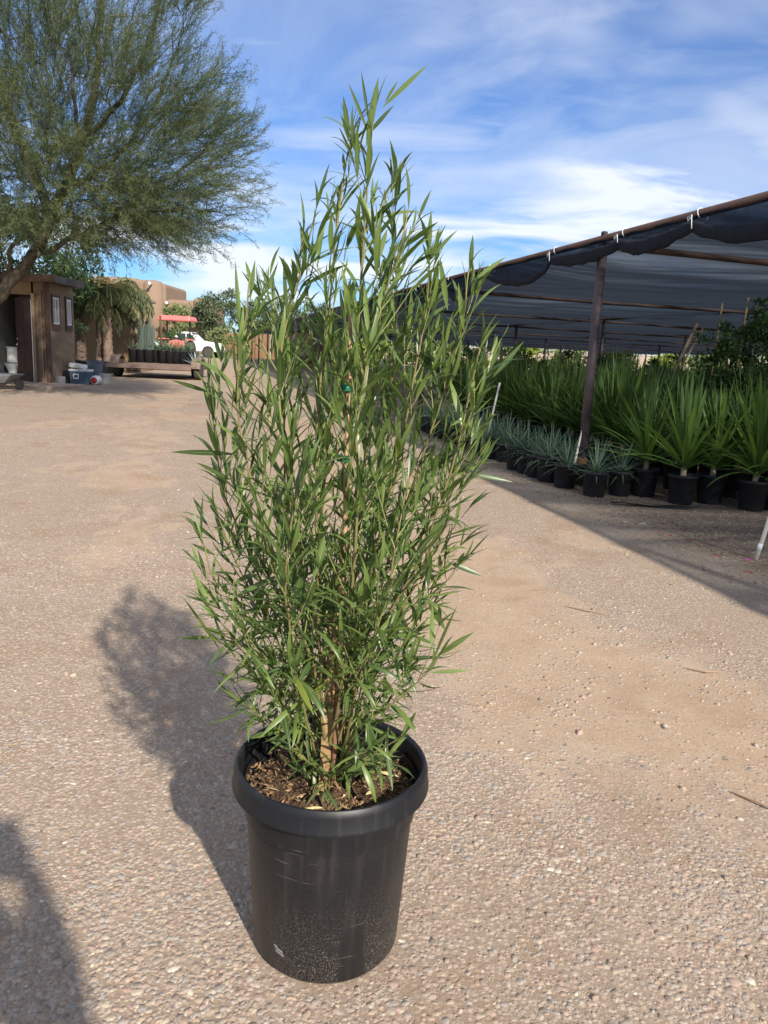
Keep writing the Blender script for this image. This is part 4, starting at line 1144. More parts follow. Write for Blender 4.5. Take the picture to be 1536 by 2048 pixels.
def bushy(name, base, h, rx, ry, leafm, n_clump, n_leaf, L_, w_, seed, label, cat, group=None, trunk_h=None, barkm='mesquite_bark', lobes=None, stems=4):
    """a tree or shrub: trunk, limbs to clumps, crown of small leaves"""
    g = np.random.default_rng(seed)
    o = empty(name, base, label, cat, group)
    th = trunk_h if trunk_h is not None else h * 0.2
    mb = MB(); s = Soup()
    ch = h - th
    for k in range(stems):
        a = 6.28 * k / stems + g.uniform(-.4, .4)
        rr = 0.02 * h / 2 + 0.01
        q = np.array([math.cos(a) * rx * 0.45, math.sin(a) * ry * 0.45, th + ch * g.uniform(0.35, 0.75)])
        m_ = np.array([math.cos(a) * rx * 0.08, math.sin(a) * ry * 0.08, th])
        mb.tube([(math.cos(a) * 0.012 * h, math.sin(a) * 0.012 * h, -0.03), m_, (m_ + q) / 2 + g.normal(0, 0.03 * h, 3) * 0.5, q], [rr * 1.5, rr * 1.1, rr * 0.7, rr * 0.3], 6)
    for k in range(n_clump):
        d = g.normal(0, 1, 3); d /= np.linalg.norm(d); rad = g.uniform(0.25, 1.0) ** 0.5
        lump = 1 + 0.22 * math.sin(3.1 * math.atan2(d[1], d[0]) + seed) + 0.15 * math.sin(5 * d[2] + seed * 2)
        c = np.array([d[0] * rx * rad * lump * 0.85, d[1] * ry * rad * lump * 0.85, th + ch * (0.5 + 0.46 * d[2] * rad * lump)])
        cr = 0.16 * (rx + ry) / 2 * g.uniform(0.7, 1.5)
        leaf_clump(s, c, n_leaf, (cr, cr, cr * 0.8), L_, w_, g)
    mb.build('trunk', M[barkm], o, True, world=False)
    link('crown', s.mesh('crown'), M[leafm], o)
    return o


# dark shrub with canes at the side of the yuccas
o = bushy('leafy_tree', (4.12, 9.05, gz(0, 9)), 1.98, 0.62, 0.6, 'shrub_dark', 95, 60, 0.075, 0.03, 31, 'dark leafy young tree with thin bamboo canes beside the yuccas', 'tree', None, 0.25)
MB().tube([(3.93, 8.95, 0.06), (3.98, 8.95, 2.06)], 0.011, 6).build('bamboo_cane', M['bamboo'], o)
MB().tube([(3.72, 9.1, 0.06), (3.76, 9.1, 2.0)], 0.010, 6).build('bamboo_cane', M['bamboo'], o)
MB().lathe([(0.2, 0), (0.24, 0.33), (0.25, 0.35), (0.23, 0.35), (0.22, 0.3)], 20, (4.12, 9.05, gz(0, 9)), cap1=False).build('pot', M['pot_plain'], o, True)
o = bushy('leafy_tree', (5.15, 9.5, gz(0, 9.5)), 2.1, 0.7, 0.6, 'shrub_dark', 80, 55, 0.08, 0.03, 32, 'dark leafy young tree at the picture edge behind the one with bamboo canes', 'tree', None, 0.25)


def shade_shrubs():
    g = random.Random(12)
    for k in range(34):
        row = k // 12
        y = (16.0, 20.5, 27.0)[row] + g.uniform(-.8, .8)
        x0, x1 = ((1.0, 8.8), (1.5, 11.2), (1.5, 14))[row]
        x = x0 + (x1 - x0) * ((k % 12) + 0.5 + g.uniform(-.3, .3)) / 12
        h = g.uniform(1.15, 1.55)
        bushy('shrub', (x, y, gz(x, y)), h, 0.55, 0.5, 'shrub_dark' if g.random() < 0.8 else 'shrub_bright', 30, 34, 0.11, 0.045, 200 + k,
              ('low dark shrub in the first line behind the yuccas', 'low dark shrub in the middle line under the shade cloth', 'low dark shrub in the deepest line under the shade cloth')[row], 'shrub', ('shrubs first behind the yuccas', 'shrubs in the middle line', 'shrubs in the deepest line')[row], 0.15, stems=3)
    # sunny growth beyond the far edge
    for k in range(15):
        x = -2 + k * 3.4 + g.uniform(-1, 1); y = 66 + g.uniform(0, 8)
        h = g.uniform(2.0, 3.4)
        bushy('pale_shrub', (x, y, gz(x, y)), h, 2.2, 1.6, 'shrub_pale' if k % 4 else 'shrub_bright', 40, 34, 0.42, 0.17, 300 + k, 'pale sunlit shrub beyond the far end of the shade house', 'shrub', 'shrubs in sun beyond the shade house', 0.2, stems=3)


shade_shrubs()


def far_wall():
    w = empty('boundary_wall', (20, 82, gz(0, 82)), 'low pale wall glimpsed beyond the far end of the shade house', 'wall')
    MB().box((0, 0, 0.9), (70, 0.3, 2.0)).build('wall_panel', M['concrete'], w, world=False)
    MB().box((0, 0, 1.96), (70, 0.42, 0.12)).build('coping', M['block'], w, world=False)


far_wall()

# leaning lumber inside the shade house
for (a, b_, r_, lb) in (((4.70, 14.0, 0.12), (5.38, 14.0, 2.04), 0.032, 'thicker grey pole leaning against a roof pipe in the shade house'), ((4.78, 14.25, 0.12), (5.60, 14.25, 1.98), 0.022, 'thinner pole leaning just behind the thick grey one in the shade house')):
    o = empty('leaning_pole', a, lb, 'pole', 'poles leaning in the shade house')
    MB().tube([a, b_], r_, 6).build('pole_shaft', M['lumber'], o)


def stake(name, pts, r, m, label):
    o = empty(name, pts[0], label, 'stake', 'stakes along the shade house edge')
    MB().tube(pts, r, 10).build('stake_shaft', m, o, True)
    return o


stake('pvc_stake', [tuple(at(972, 884, 10.0)), tuple(at(980, 850, 10.0)), tuple(at(1000, 765, 10.0))], 0.013, M['pvc'], 'thin white PVC stake leaning out over the row of small agaves')
stake('wood_stake', [(1.865, 7.70, 0.05), (1.91, 7.70, 0.3), (1.955, 7.70, 0.66)], [0.016, 0.013, 0.004], M['bamboo_pale'] if 'bamboo_pale' in M else M['pvc'], 'pointed pale wooden stake leaning on the foot of the brown post')
o = stake('pvc_stake', [(2.495, 4.97, 0.0), (2.535, 4.97, 0.22), (2.60, 4.97, 0.62)], 0.0135, M['pvc'], 'cream PVC stake with white collar standing in the leaf litter by the picture edge')
MB().tube([(2.51, 4.97, 0.085), (2.516, 4.97, 0.13)], 0.0155, 12).build('collar', M['label_white'], o, True)


# ------------------------------------------------------------------ big mesquite
def build_mesquite():
    g = np.random.default_rng(17)
    base = np.array([-8.95, 15.0, gz(0, 15)])
    o = empty('mesquite_tree', base, 'large feathery mesquite tree arching over the small brown shed', 'tree')
    S = []   # skeleton nodes
    limbs = []

    def limb(pts, r0, r1, nm='limb'):
        P = np.array(pts, float); n = max(8, int(np.linalg.norm(np.diff(P, axis=0), axis=1).sum() / 0.18))
        seg = np.concatenate([[0], np.cumsum(np.linalg.norm(np.diff(P, axis=0), axis=1))]); t = np.linspace(0, seg[-1], n)
        Q = np.stack([np.interp(t, seg, P[:, k]) for k in range(3)], 1)
        for _ in range(3): Q[1:-1] = (Q[:-2] + 2 * Q[1:-1] + Q[2:]) / 4
        Q[1:-1] += g.normal(0, 0.02, (n - 2, 3))
        rs = list(np.linspace(r0, r1, n))
        limbs.append((nm, Q, rs)); S.extend(Q[len(Q) // 4:])
        return Q
    A = lambda x, y, Y: at(x, y, Y)
    limb([base + [0, 0, -0.1], base + [0.3, 0, 0.9], A(-35, 625, 15), A(28, 555, 15), A(78, 495, 15)], 0.17, 0.10, 'trunk')
    limb([A(78, 495, 15), A(100, 432, 15), A(118, 395, 15.1), A(165, 300, 15.3), A(190, 180, 15.5), A(200, 60, 15.6), A(215, -120, 15.6)], 0.12, 0.03)
    limb([A(66, 515, 15), A(105, 499, 14.9), A(158, 471, 14.8), A(211, 446, 14.6), A(281, 404, 14.5), A(360, 345, 14.5), A(430, 280, 14.6)], 0.052, 0.015)
    limb([A(105, 430, 15), A(60, 330, 15.4), A(10, 200, 15.8), A(-40, 50, 16), A(-80, -100, 16)], 0.1, 0.03)
    limb([A(0, 590, 15), A(-10, 510, 15.2), A(-60, 440, 15.5), A(-150, 330, 15.8), A(-260, 200, 16)], 0.1, 0.03)
    limb([A(20, 562, 15), A(8, 505, 14.8), A(40, 478, 14.6), A(85, 455, 14.4), A(140, 420, 14)], 0.05, 0.015)
    limb([A(125, 385, 15.1), A(220, 330, 15.5), A(300, 230, 15.9), A(350, 110, 16)], 0.07, 0.015)
    limb([A(170, 290, 15.3), A(250, 190, 14.8), A(300, 80, 14.6), A(330, -40, 14.6)], 0.055, 0.015)
    limb([A(110, 410, 15), A(160, 330, 14.0), A(150, 210, 13.4), A(140, 80, 13.2)], 0.06, 0.015)
    limb([A(240, 430, 14.5), A(320, 420, 14.3), A(400, 415, 14.3), A(460, 430, 14.3)], 0.035, 0.008)
    # crown polygon (pixels at about 15 m) sampled for twig ends
    poly = np.array([(-420, 470), (-420, -250), (60, -260), (330, -190), (390, -40), (385, 60), (362, 120), (420, 160), (455, 190), (468, 235), (475, 300), (482, 355), (476, 405), (450, 420), (440, 445), (395, 475), (350, 460), (290, 445), (240, 455), (205, 440), (150, 455), (60, 462), (-60, 470), (-300, 500)])

    def inside(x, y):
        c = False; j = len(poly) - 1
        for i in range(len(poly)):
            xi, yi = poly[i]; xj, yj = poly[j]
            if (yi > y) != (yj > y) and x < (xj - xi) * (y - yi) / (yj - yi) + xi: c = not c
            j = i
        return c
    targets = []
    while len(targets) < 2350:
        x, y = g.uniform(-420, 525), g.uniform(-260, 520)
        if not inside(x, y): continue
        # thin towards the top right, dense in the lower middle
        dn = 1.0 - 0.75 * min(1, max(0, (260 - y) / 300)) * min(1, max(0.0, (x + 120) / 330))
        dn *= 1.0 if x > -60 else 0.4
        dn *= 0.4 if (x > 430) else 1.0
        lump = 0.5 + 0.5 * math.sin(x * 0.031 + 1.0) * math.cos(y * 0.027 + x * 0.012)
        if g.uniform() > dn * (0.4 + 0.6 * lump): continue
        dep = 2.6 * (1 - abs((x - 60) / 470) ** 2 * 0.6)
        targets.append(A(x, y, 15 + g.uniform(-1, 1) * dep))
    for _ in range(170): targets.append(A(g.uniform(-40, 260), g.uniform(320, 435), 15 + g.uniform(-1.8, 1.0)))
    for _ in range(110): targets.append(A(g.uniform(110, 340), g.uniform(420, 478), 15 + g.uniform(-1.6, 0.6)))
    T = np.array(targets)
    d0 = np.linalg.norm(T - A(110, 400, 15), axis=1)
    T = T[np.argsort(d0)]
    Sx = np.array(S); tw = MB(); ends = []
    for k, p in enumerate(T):
        dd = np.linalg.norm(Sx - p, axis=1); i = int(np.argmin(dd))
        q = Sx[i]
        if k % 3 == 0 and dd[i] > 0.22:
            mid = (p + q) / 2 + np.array([0, 0, -0.04]) * dd[i] + g.normal(0, 0.05, 3) * dd[i]
            n = max(3, int(dd[i] / 0.25)); path = []
            for t in np.linspace(0, 1, n): path.append((1 - t) ** 2 * q + 2 * t * (1 - t) * mid + t * t * p)
            r0 = 0.010 + 0.010 * min(1.5, dd[i])
            tw.tube([v - base for v in path], list(np.linspace(r0, 0.004, n)), 4, False)
            Sx = np.concatenate([Sx, np.array(path[1:])])
        ends.append((p, p - q))
    for nm, Q, rs in limbs:
        MB().tube([v - base for v in Q], rs, 10).build(nm, M['mesquite_bark'], o, True, world=False)
    # sprays of fine compound leaves
    protos = []
    for v in range(7):
        pts = []; leaflets = []
        main = [(0, 0, 0)]
        Vs = []; Fs = []; n = 0

        def bar(a, b_, w):
            nonlocal n
            a = np.array(a); b_ = np.array(b_); d = b_ - a; s_ = np.cross(d, [0.3, 0.5, 0.81]); s_ /= np.linalg.norm(s_); s2 = np.cross(d, s_); s2 /= np.linalg.norm(s2)
            for sd in (s_, s2):
                Vs.extend([a - sd * w / 2, a + sd * w / 2, b_ + sd * w * 0.3, b_ - sd * w * 0.3]); Fs.append((n, n + 1, n + 2, n + 3)); n += 4

        def lf(a, d, L_, w):
            nonlocal n
            a = np.array(a); d = d / np.linalg.norm(d); s_ = np.cross(d, g.normal(0, 1, 3)); s_ /= np.linalg.norm(s_)
            Vs.extend([a, a + d * L_ * 0.45 - s_ * w / 2, a + d * L_, a + d * L_ * 0.45 + s_ * w / 2]); Fs.append((n, n + 1, n + 2, n + 3)); n += 4
        Lm = g.uniform(0.5, 0.75); p = np.zeros(3); d = np.array([0, 0, 1.0])
        for i in range(9):
            d = d + g.normal(0, 0.13, 3); d /= np.linalg.norm(d); q = p + d * Lm / 9; bar(p, q, 0.006)
            for sgn in (0, 1):
                dd = d * 0.9 + g.normal(0, 0.42, 3); dd /= np.linalg.norm(dd); r_ = q + dd * g.uniform(0.05, 0.10)
                bar(q, r_, 0.0028)
                for m_ in range(4): lf(q + (r_ - q) * (m_ + 1) / 4, dd * 0.8 + g.normal(0, 0.5, 3), g.uniform(0.035, 0.075), g.uniform(0.005, 0.0085))
            p = q
        protos.append((np.array(Vs), np.array(Fs)))
    s = Soup()
    hub = A(90, 420, 15)
    for k, (p, d) in enumerate(ends):
        for r_ in range(3):
            out = p - hub; out /= np.linalg.norm(out)
            dr = out * 0.9 + d / (np.linalg.norm(d) + 1e-6) * 0.2 + g.normal(0, 0.20, 3) + np.array([0, 0, 0.16 if p[2] > 4.4 else -0.16]); dr /= np.linalg.norm(dr)
            V, F = protos[g.integers(7)]
            sc = g.uniform(0.75, 1.35)
            c = p + g.normal(0, 0.10, 3)
            clump = 0.5 + 0.5 * math.sin(p[0] * 1.9 + 1) * math.sin(p[2] * 2.3 + p[1])
            s.add((V * sc) @ frame(dr, g.uniform(0, 6.28)).T + c - base, F, min(0.999, max(0, 0.25 + 0.5 * clump + g.uniform(-.25, .25))))
    tag(tw.build('branches', M['twig'], o, True, world=False), kind='stuff')
    link('crown', s.mesh('crown'), M['mesquite_leaf'], o)
    print('mesquite faces', sum(len(f) for f in s.F))


build_mesquite()


# ------------------------------------------------------------------ shed and things round it
def build_shed():
    SX, SY = -8.5, 19.3; z0 = 0.12
    o = empty('shed', (SX - 1.0, SY + 0.8, z0), 'small brown stucco shed with dark open door and two narrow white windows', 'shed')
    top = 2.58; D = 1.62; XL = -11.4
    # front wall: pieces round the door opening
    MB().box(((SX + -8.83) / 2 - 0.02, SY + 0.06, (z0 + top) / 2), (SX + 8.83 - 0.06 + 0.08, 0.12, top - z0)).build('front_wall', M['stucco'], o)
    MB().box((-9.12, SY + 0.06, (2.27 + top) / 2), (0.62, 0.12, top - 2.27)).build('lintel', M['adobe_light'], o)
    MB().box((-10.75, SY + 0.06, (z0 + top) / 2), (1.5, 0.12, top - z0)).build('front_wall', M['stucco'], o)
    MB().box((-9.72, SY + 0.06, (2.27 + top) / 2), (0.56, 0.12, top - 2.27 - 0.004)).build('lintel', M['adobe_light'], o)
    # side wall with two window openings
    wy = [(SY + 0.30, SY + 0.66), (SY + 1.12, SY + 1.40)]; zb, zt = 1.60, 2.25
    sw = MB()
    ys = [SY + 0.125, wy[0][0], wy[0][1], wy[1][0], wy[1][1], SY + D]
    for a, b_ in ((0, 1), (2, 3), (4, 5)): sw.box((SX - 0.06, (ys[a] + ys[b_]) / 2, (z0 + top) / 2), (0.12, ys[b_] - ys[a], top - z0))
    for a, b_ in wy:
        sw.box((SX - 0.06, (a + b_) / 2, (z0 + zb) / 2), (0.12, b_ - a, zb - z0)); sw.box((SX - 0.06, (a + b_) / 2, (zt + top) / 2), (0.12, b_ - a, top - zt))
    sw.build('side_wall', M['stucco'], o)
    MB().box(((XL + SX) / 2 - 0.07, SY + D - 0.06, (z0 + top) / 2), (SX - XL - 0.14, 0.12, top - z0)).build('back_wall', M['interior'], o)
    MB().box((XL, SY + D / 2, (z0 + top) / 2), (0.12, D - 0.3, top - z0)).build('side_wall', M['stucco'], o)
    MB().box((-9.95, SY + 0.85, (z0 + 2.4) / 2), (0.08, 1.3, 2.4 - z0)).build('partition', M['interior'], o)
    MB().box(((XL + SX) / 2, SY + D / 2, z0 + 0.02), (SX - XL - 0.3, D - 0.3, 0.03)).build('shed_floor', M['concrete'], o)
    for k, (a, b_) in enumerate(wy):
        w = MB().box((SX + 0.012, (a + b_) / 2, zb - 0.07), (0.05, b_ - a + 0.1, 0.14)).box((SX + 0.012, (a + b_) / 2, zt + 0.035), (0.05, b_ - a + 0.1, 0.07)).box((SX + 0.012, a - 0.025, (zb + zt) / 2), (0.05, 0.05, zt - zb)).box((SX + 0.012, b_ + 0.025, (zb + zt) / 2), (0.05, 0.05, zt - zb)).build('window', M['brown_paint'], o)
        f = MB(); t_ = 0.035
        f.box((SX - 0.0, a + t_ / 2, (zb + zt) / 2), (0.06, t_, zt - zb)).box((SX, b_ - t_ / 2, (zb + zt) / 2), (0.06, t_, zt - zb)).box((SX, (a + b_) / 2, (zb + zt) / 2), (0.05, 0.03, zt - zb - 2 * t_))
        f.box((SX, (a + b_) / 2, zb + t_ / 2), (0.058, b_ - a - 2 * t_, t_)).box((SX, (a + b_) / 2, zt - t_ / 2), (0.058, b_ - a - 2 * t_, t_))
        f.build('window_frame', M['white_frame'], w)
        MB().box((SX - 0.02, (a + b_) / 2, (zb + zt) / 2), (0.008, b_ - a - 0.01, zt - zb - 0.01)).build('pane', M['glass'], w)
    # corner boards, door jambs
    MB().box((SX + 0.015, SY - 0.01, (z0 + top) / 2), (0.09, 0.13, top - z0 - 0.02)).build('corner_board', M['brown_paint'], o, bevel=0.006)
    MB().box((SX - 0.13, SY - 0.022, (z0 + top) / 2 - 0.1), (0.035, 0.03, top - z0 - 0.25)).build('trim_strip', M['lumber'], o)
    MB().box((-8.80, SY - 0.012, (z0 + 2.3) / 2), (0.07, 0.16, 2.3 - z0)).build('door_jamb', M['stucco'], o)
    MB().box((-9.97, SY - 0.012, (z0 + 2.3) / 2), (0.09, 0.16, 2.3 - z0)).build('door_jamb', M['brown_paint'], o)
    # open door, hinged at the right jamb and swung half inside
    hx, hy = -8.855, SY + 0.06; a = R(158); dl = 0.58
    c = (hx + math.cos(a) * dl / 2, hy + math.sin(a) * dl / 2, (z0 + 2.2) / 2 + 0.02)
    d = MB().box(c, (dl, 0.04, 2.2 - z0 - 0.04), a).build('door', M['door'], o)
    n = np.array([math.sin(a), -math.cos(a)]) * -1
    if n[1] > 0: n = -n
    pn = MB()
    for zc, hh in ((0.62, 0.55), (1.25, 0.5), (1.85, 0.45)):
        for t in (0.3, 0.7):
            q = (hx + math.cos(a) * dl * t + n[0] * 0.021, hy + math.sin(a) * dl * t + n[1] * 0.021, zc)
            pn.box(q, (0.17, 0.012, hh), a)
    pn.build('door_panel', M['door'], d)
    MB().lathe([(0.012, -0.03), (0.03, -0.02), (0.034, 0.0), (0.03, 0.02), (0.012, 0.03)], 10, (hx + math.cos(a) * dl * 0.9 + n[0] * 0.06, hy + math.sin(a) * dl * 0.9 + n[1] * 0.06, 1.06)).build('knob', M['metal'], d, True)
    MB().lathe([(0.01, -0.025), (0.026, 0.0), (0.01, 0.025)], 10, (hx + math.cos(a) * dl * 0.9 + n[0] * 0.045, hy + math.sin(a) * dl * 0.9 + n[1] * 0.045, 1.2)).build('deadbolt', M['metal'], d, True)
    MB().box((hx - 0.012, SY - 0.03, 1.15), (0.014, 0.02, 2.0)).build('edge_strip', M['metal'], d)
    # low roof with a deep fascia, overhanging
    r = MB().box(((XL + SX) / 2 + 0.1, SY + 0.48, top + 0.03), (SX - XL + 0.55, D + 0.1, 0.07)).build('roof', M['grey_brown'], o)
    MB().box(((XL + SX) / 2 + 0.1, SY - 0.40, top + 0.06), (SX - XL + 0.6, 0.05, 0.17)).build('fascia', M['brown_paint'], r)
    MB().box((SX + 0.40, SY + 0.46, top + 0.062), (0.05, 1.76, 0.17)).build('fascia', M['grey_brown'], r)
    MB().box((SX - 1.2, SY + D / 2, top + 0.11), (2.6, D + 0.5, 0.09), ry=R(3)).build('roof_sheet', M['grey_brown'], r)
    # slab
    s = MB().box((-9.9, 18.55, gz(0, 18.5) + 0.02), (4.6, 1.42, 0.09)).build('concrete_slab', M['slab'], None, bevel=0.012); tag(s, kind='structure')
    # toilet
    t = empty('toilet', (-9.63, 19.95, 0.16), 'white toilet seen through the open shed door', 'toilet')
    MB().lathe([(0.13, 0), (0.12, 0.05), (0.10, 0.2), (0.15, 0.32), (0.19, 0.40), (0.195, 0.42)], 18, (-9.63, 19.75, 0.16)).build('bowl', M['porcelain'], t, True)
    MB().box((-9.63, 20.02, 0.16 + 0.60), (0.44, 0.19, 0.40)).build('tank', M['porcelain'], t, bevel=0.02)
    MB().box((-9.63, 20.02, 0.16 + 0.815), (0.47, 0.22, 0.03)).build('tank_lid', M['porcelain'], t, bevel=0.01)
    MB().lathe([(0.19, 0.42), (0.20, 0.425), (0.20, 0.445), (0.1, 0.452)], 18, (-9.63, 19.74, 0.16)).build('seat', M['steel_grey'], t, True)


M['slab'] = mat('pinkish_slab', (0.42, 0.31, 0.24), (0.34, 0.25, 0.19), 4, 0.92, 0.2, 60)
build_shed()


def build_props():
    g0 = gz(0, 20)
    # cooler with its lid askew
    c = empty('cooler', (-8.08, 20.25, g0), 'blue and white ice chest with its lid lying askew on top', 'cooler'); c.scale = (0.86, 0.86, 0.9)
    MB().box((0, 0, 0.19), (0.56, 0.36, 0.38), taper=1.06).build('body', M['cooler_blue'], c, bevel=0.02, world=False)
    MB().box((0, 0, 0.40), (0.62, 0.42, 0.06)).build('upper_band', M['cooler_white'], c, bevel=0.015, world=False)
    MB().box((-0.10, 0.03, 0.52), (0.46, 0.36, 0.13), ry=R(7)).build('lid', M['cooler_white'], c, bevel=0.045, world=False, seg=3)
    pl = MB().box((-0.09, -0.188, 0.23), (0.16, 0.008, 0.15), rx=R(-3)).build('label_plate', M['label_white'], c, world=False)
    MB().box((-0.09, -0.194, 0.235), (0.11, 0.006, 0.085), rx=R(-3)).build('label_print', M['bin_blue'], pl, world=False)
    MB().box((0.02, -0.213, 0.41), (0.03, 0.012, 0.05)).build('latch', M['metal'], c, world=False)
    b_ = empty('cinder_block', (-8.42, 19.72, gz(0, 19.7)), 'grey concrete block standing in front of the ice chest', 'block')
    MB().box((0, 0, 0.1), (0.2, 0.2, 0.2)).build('block_body', M['block'], b_, bevel=0.006, world=False)
    b2 = empty('cinder_block', (-7.62, 20.7, gz(0, 20.7)), 'grey concrete block behind the red and white jug', 'block')
    MB().box((0, 0, 0.14), (0.26, 0.2, 0.28)).build('block_body', M['block'], b2, bevel=0.006, world=False)
    j = empty('water_jug', (-7.72, 20.32, g0), 'white jug with a big red round lid facing out, lying beside the ice chest', 'jug')
    mb = MB().lathe([(0.08, -0.14), (0.115, -0.12), (0.12, 0.0), (0.115, 0.12), (0.1, 0.14)], 18)
    mb.v = [(x, z, y + 0.12) for x, y, z in mb.v]; mb.build('body', M['cooler_white'], j, True, world=False)
    mb = MB().lathe([(0.075, -0.165), (0.078, -0.14)], 18); mb.v = [(x, z, y + 0.12) for x, y, z in mb.v]; mb.build('lid', M['red'], j, True, world=False)
    d = empty('black_crate', (-8.42, 20.2, g0), 'black crate squeezed between the shed wall and the ice chest', 'crate')
    MB().box((0, 0, 0.17), (0.14, 0.3, 0.34), ry=R(8)).build('crate_body', M['black'], d, bevel=0.01, world=False)
    q = empty('storage_bin', (-9.6, 25.4, gz(0, 25)), 'slate blue storage bin in front of the potted palms', 'bin')
    MB().box((0, 0, 0.21), (0.50, 0.42, 0.42), taper=1.08).build('bin_body', M['bin_blue'], q, bevel=0.015, world=False)
    MB().box((0, 0, 0.435), (0.56, 0.47, 0.035)).build('bin_rim', M['bin_blue'], q, bevel=0.01, world=False)
    # grey tray of a cart at the picture edge
    w = empty('wheelbarrow', (-8.62, 17.2, gz(0, 17)), 'grey tub of a wheelbarrow poking in at the picture edge before the shed', 'wheelbarrow')
    MB().add([(-.5, -.3, .14), (.12, -.22, .14), (.12, .22, .14), (-.5, .3, .14), (-.75, -.4, .36), (.36, -.34, .34), (.36, .34, .34), (-.75, .4, .36)], [(3, 2, 1, 0), (0, 1, 5, 4), (1, 2, 6, 5), (2, 3, 7, 6), (3, 0, 4, 7), (4, 5, 6, 7)]).build('tray', M['steel_grey'], w, bevel=0.02, world=False)
    MB().tube([(-1.2, .25, .35), (-0.4, .22, .13), (.3, .05, .10)], 0.018, 8).build('handle', M['lumber'], w, world=False)
    MB().tube([(-1.2, -.25, .35), (-0.4, -.22, .13), (.3, -.05, .10)], 0.018, 8).build('handle', M['lumber'], w, world=False)
    mb = MB().lathe([(0.06, -0.03), (0.10, -0.035), (0.12, 0), (0.10, 0.035), (0.06, 0.03)], 16); mb.v = [(x + 0.36, z, y + 0.12) for x, y, z in mb.v]; mb.build('wheel', M['tyre'], w, True, world=False)


build_props()


# ---- tan building behind the palms, adobe blocks, low walls
def build_buildings():
    b = empty('tan_building', (-14.5, 30.3, gz(0, 30)), 'tan stucco building wall standing behind the potted palms', 'building')
    MB().box((0.0, 0, 1.3), (9.9, 2.0, 2.6)).build('wall', M['adobe_light'], b, bevel=0.04, world=False)
    MB().box((0.0, 0, 2.66), (10.1, 2.2, 0.12)).build('parapet_cap', M['adobe'], b, bevel=0.03, world=False)
    for k in range(3): MB().box((4.98 + 0.09 * k, -1.08 - 0.02 * k, 1.15), (0.07, 0.06, 2.3 - 0.2 * k), ry=R(-2 + k)).build('leaning_board', M['bamboo'], b, world=False)
    a = empty('adobe_building', (-24, 78, gz(0, 78)), 'large brown pueblo style building with stepped parapets and round corner buttress', 'building')
    def blk(n, c, s, bv=0.35): return MB().box(c, s).build(n, M['adobe'], a, bevel=bv, seg=4)
    def W(x, y, Y): return at(x, y, Y)
    z0 = 0.3
    def wallblock(xl, xr, ytop, Y, depth, nm='wall'):
        l, r = W(xl, ytop, Y), W(xr, ytop, Y); top = (l[2] + r[2]) / 2
        return blk(nm, ((l[0] + r[0]) / 2, Y + depth / 2, (top + z0) / 2), (r[0] - l[0], depth, top - z0)), top
    wallblock(150, 297, 556, 76.6, 8); wallblock(180, 272, 553, 76.4, 5, 'parapet_step')
    wallblock(296, 331, 566, 76.9, 8); wallblock(326, 416, 600, 77.6, 8); wallblock(385, 417, 596, 77.4, 3, 'parapet_step')
    c = W(303, 566, 76.4); MB().lathe([(1.25, 0.0), (1.05, c[2] * 0.6), (0.95, c[2] - 0.4), (0.75, c[2] - 0.1), (0.3, c[2])], 20, (c[0], 77.0, z0)).build('buttress', M['adobe'], a, True)
    for (x, y, Y) in ((299, 567, 75.3), (333, 606, 76.9), (402, 611, 76.5)):
        p = W(x, y, Y); s = MB().lathe([(0.04, -0.15), (0.14, -0.1), (0.16, 0.03), (0.11, 0.14), (0.03, 0.16)], 10, tuple(p)).build('wall_lamp', M['white_frame'], a, True)
        MB().box((p[0], p[1] + 0.35, p[2]), (0.12, 0.6, 0.12)).build('lamp_bracket', M['adobe'], s)
    for (x, y) in ((262, 555), (288, 560)):
        pass
    w = empty('ochre_wall', (-10.2, 64, gz(0, 64)), 'low ochre garden wall lit by sun behind the shrub', 'wall')
    MB().box((0.9, 0, 1.0), (9.5, 0.35, 2.0)).build('wall_panel', M['ochre_wall'], w, bevel=0.06, world=False)
    for k in range(4): MB().box((-3.6 + 2.9 * k, -0.06, 1.08), (0.5, 0.5, 2.16)).build('pier', M['ochre_wall'], w, bevel=0.06, world=False)
    s = empty('brown_hut', (-4.6, 46, gz(0, 46)), 'dark brown hut with a sloping roof half hidden behind the shrub', 'hut')
    MB().box((0, 0, 1.1), (2.6, 2.2, 2.2)).build('wall', M['brown_paint'], s, world=False)
    MB().box((0, 0, 2.32), (3.1, 2.8, 0.12), ry=R(-8)).build('roof', M['grey_brown'], s, world=False)
    MB().box((0.3, -1.115, 0.95), (0.8, 0.05, 1.9)).build('door', M['door'], s, world=False)


build_buildings()


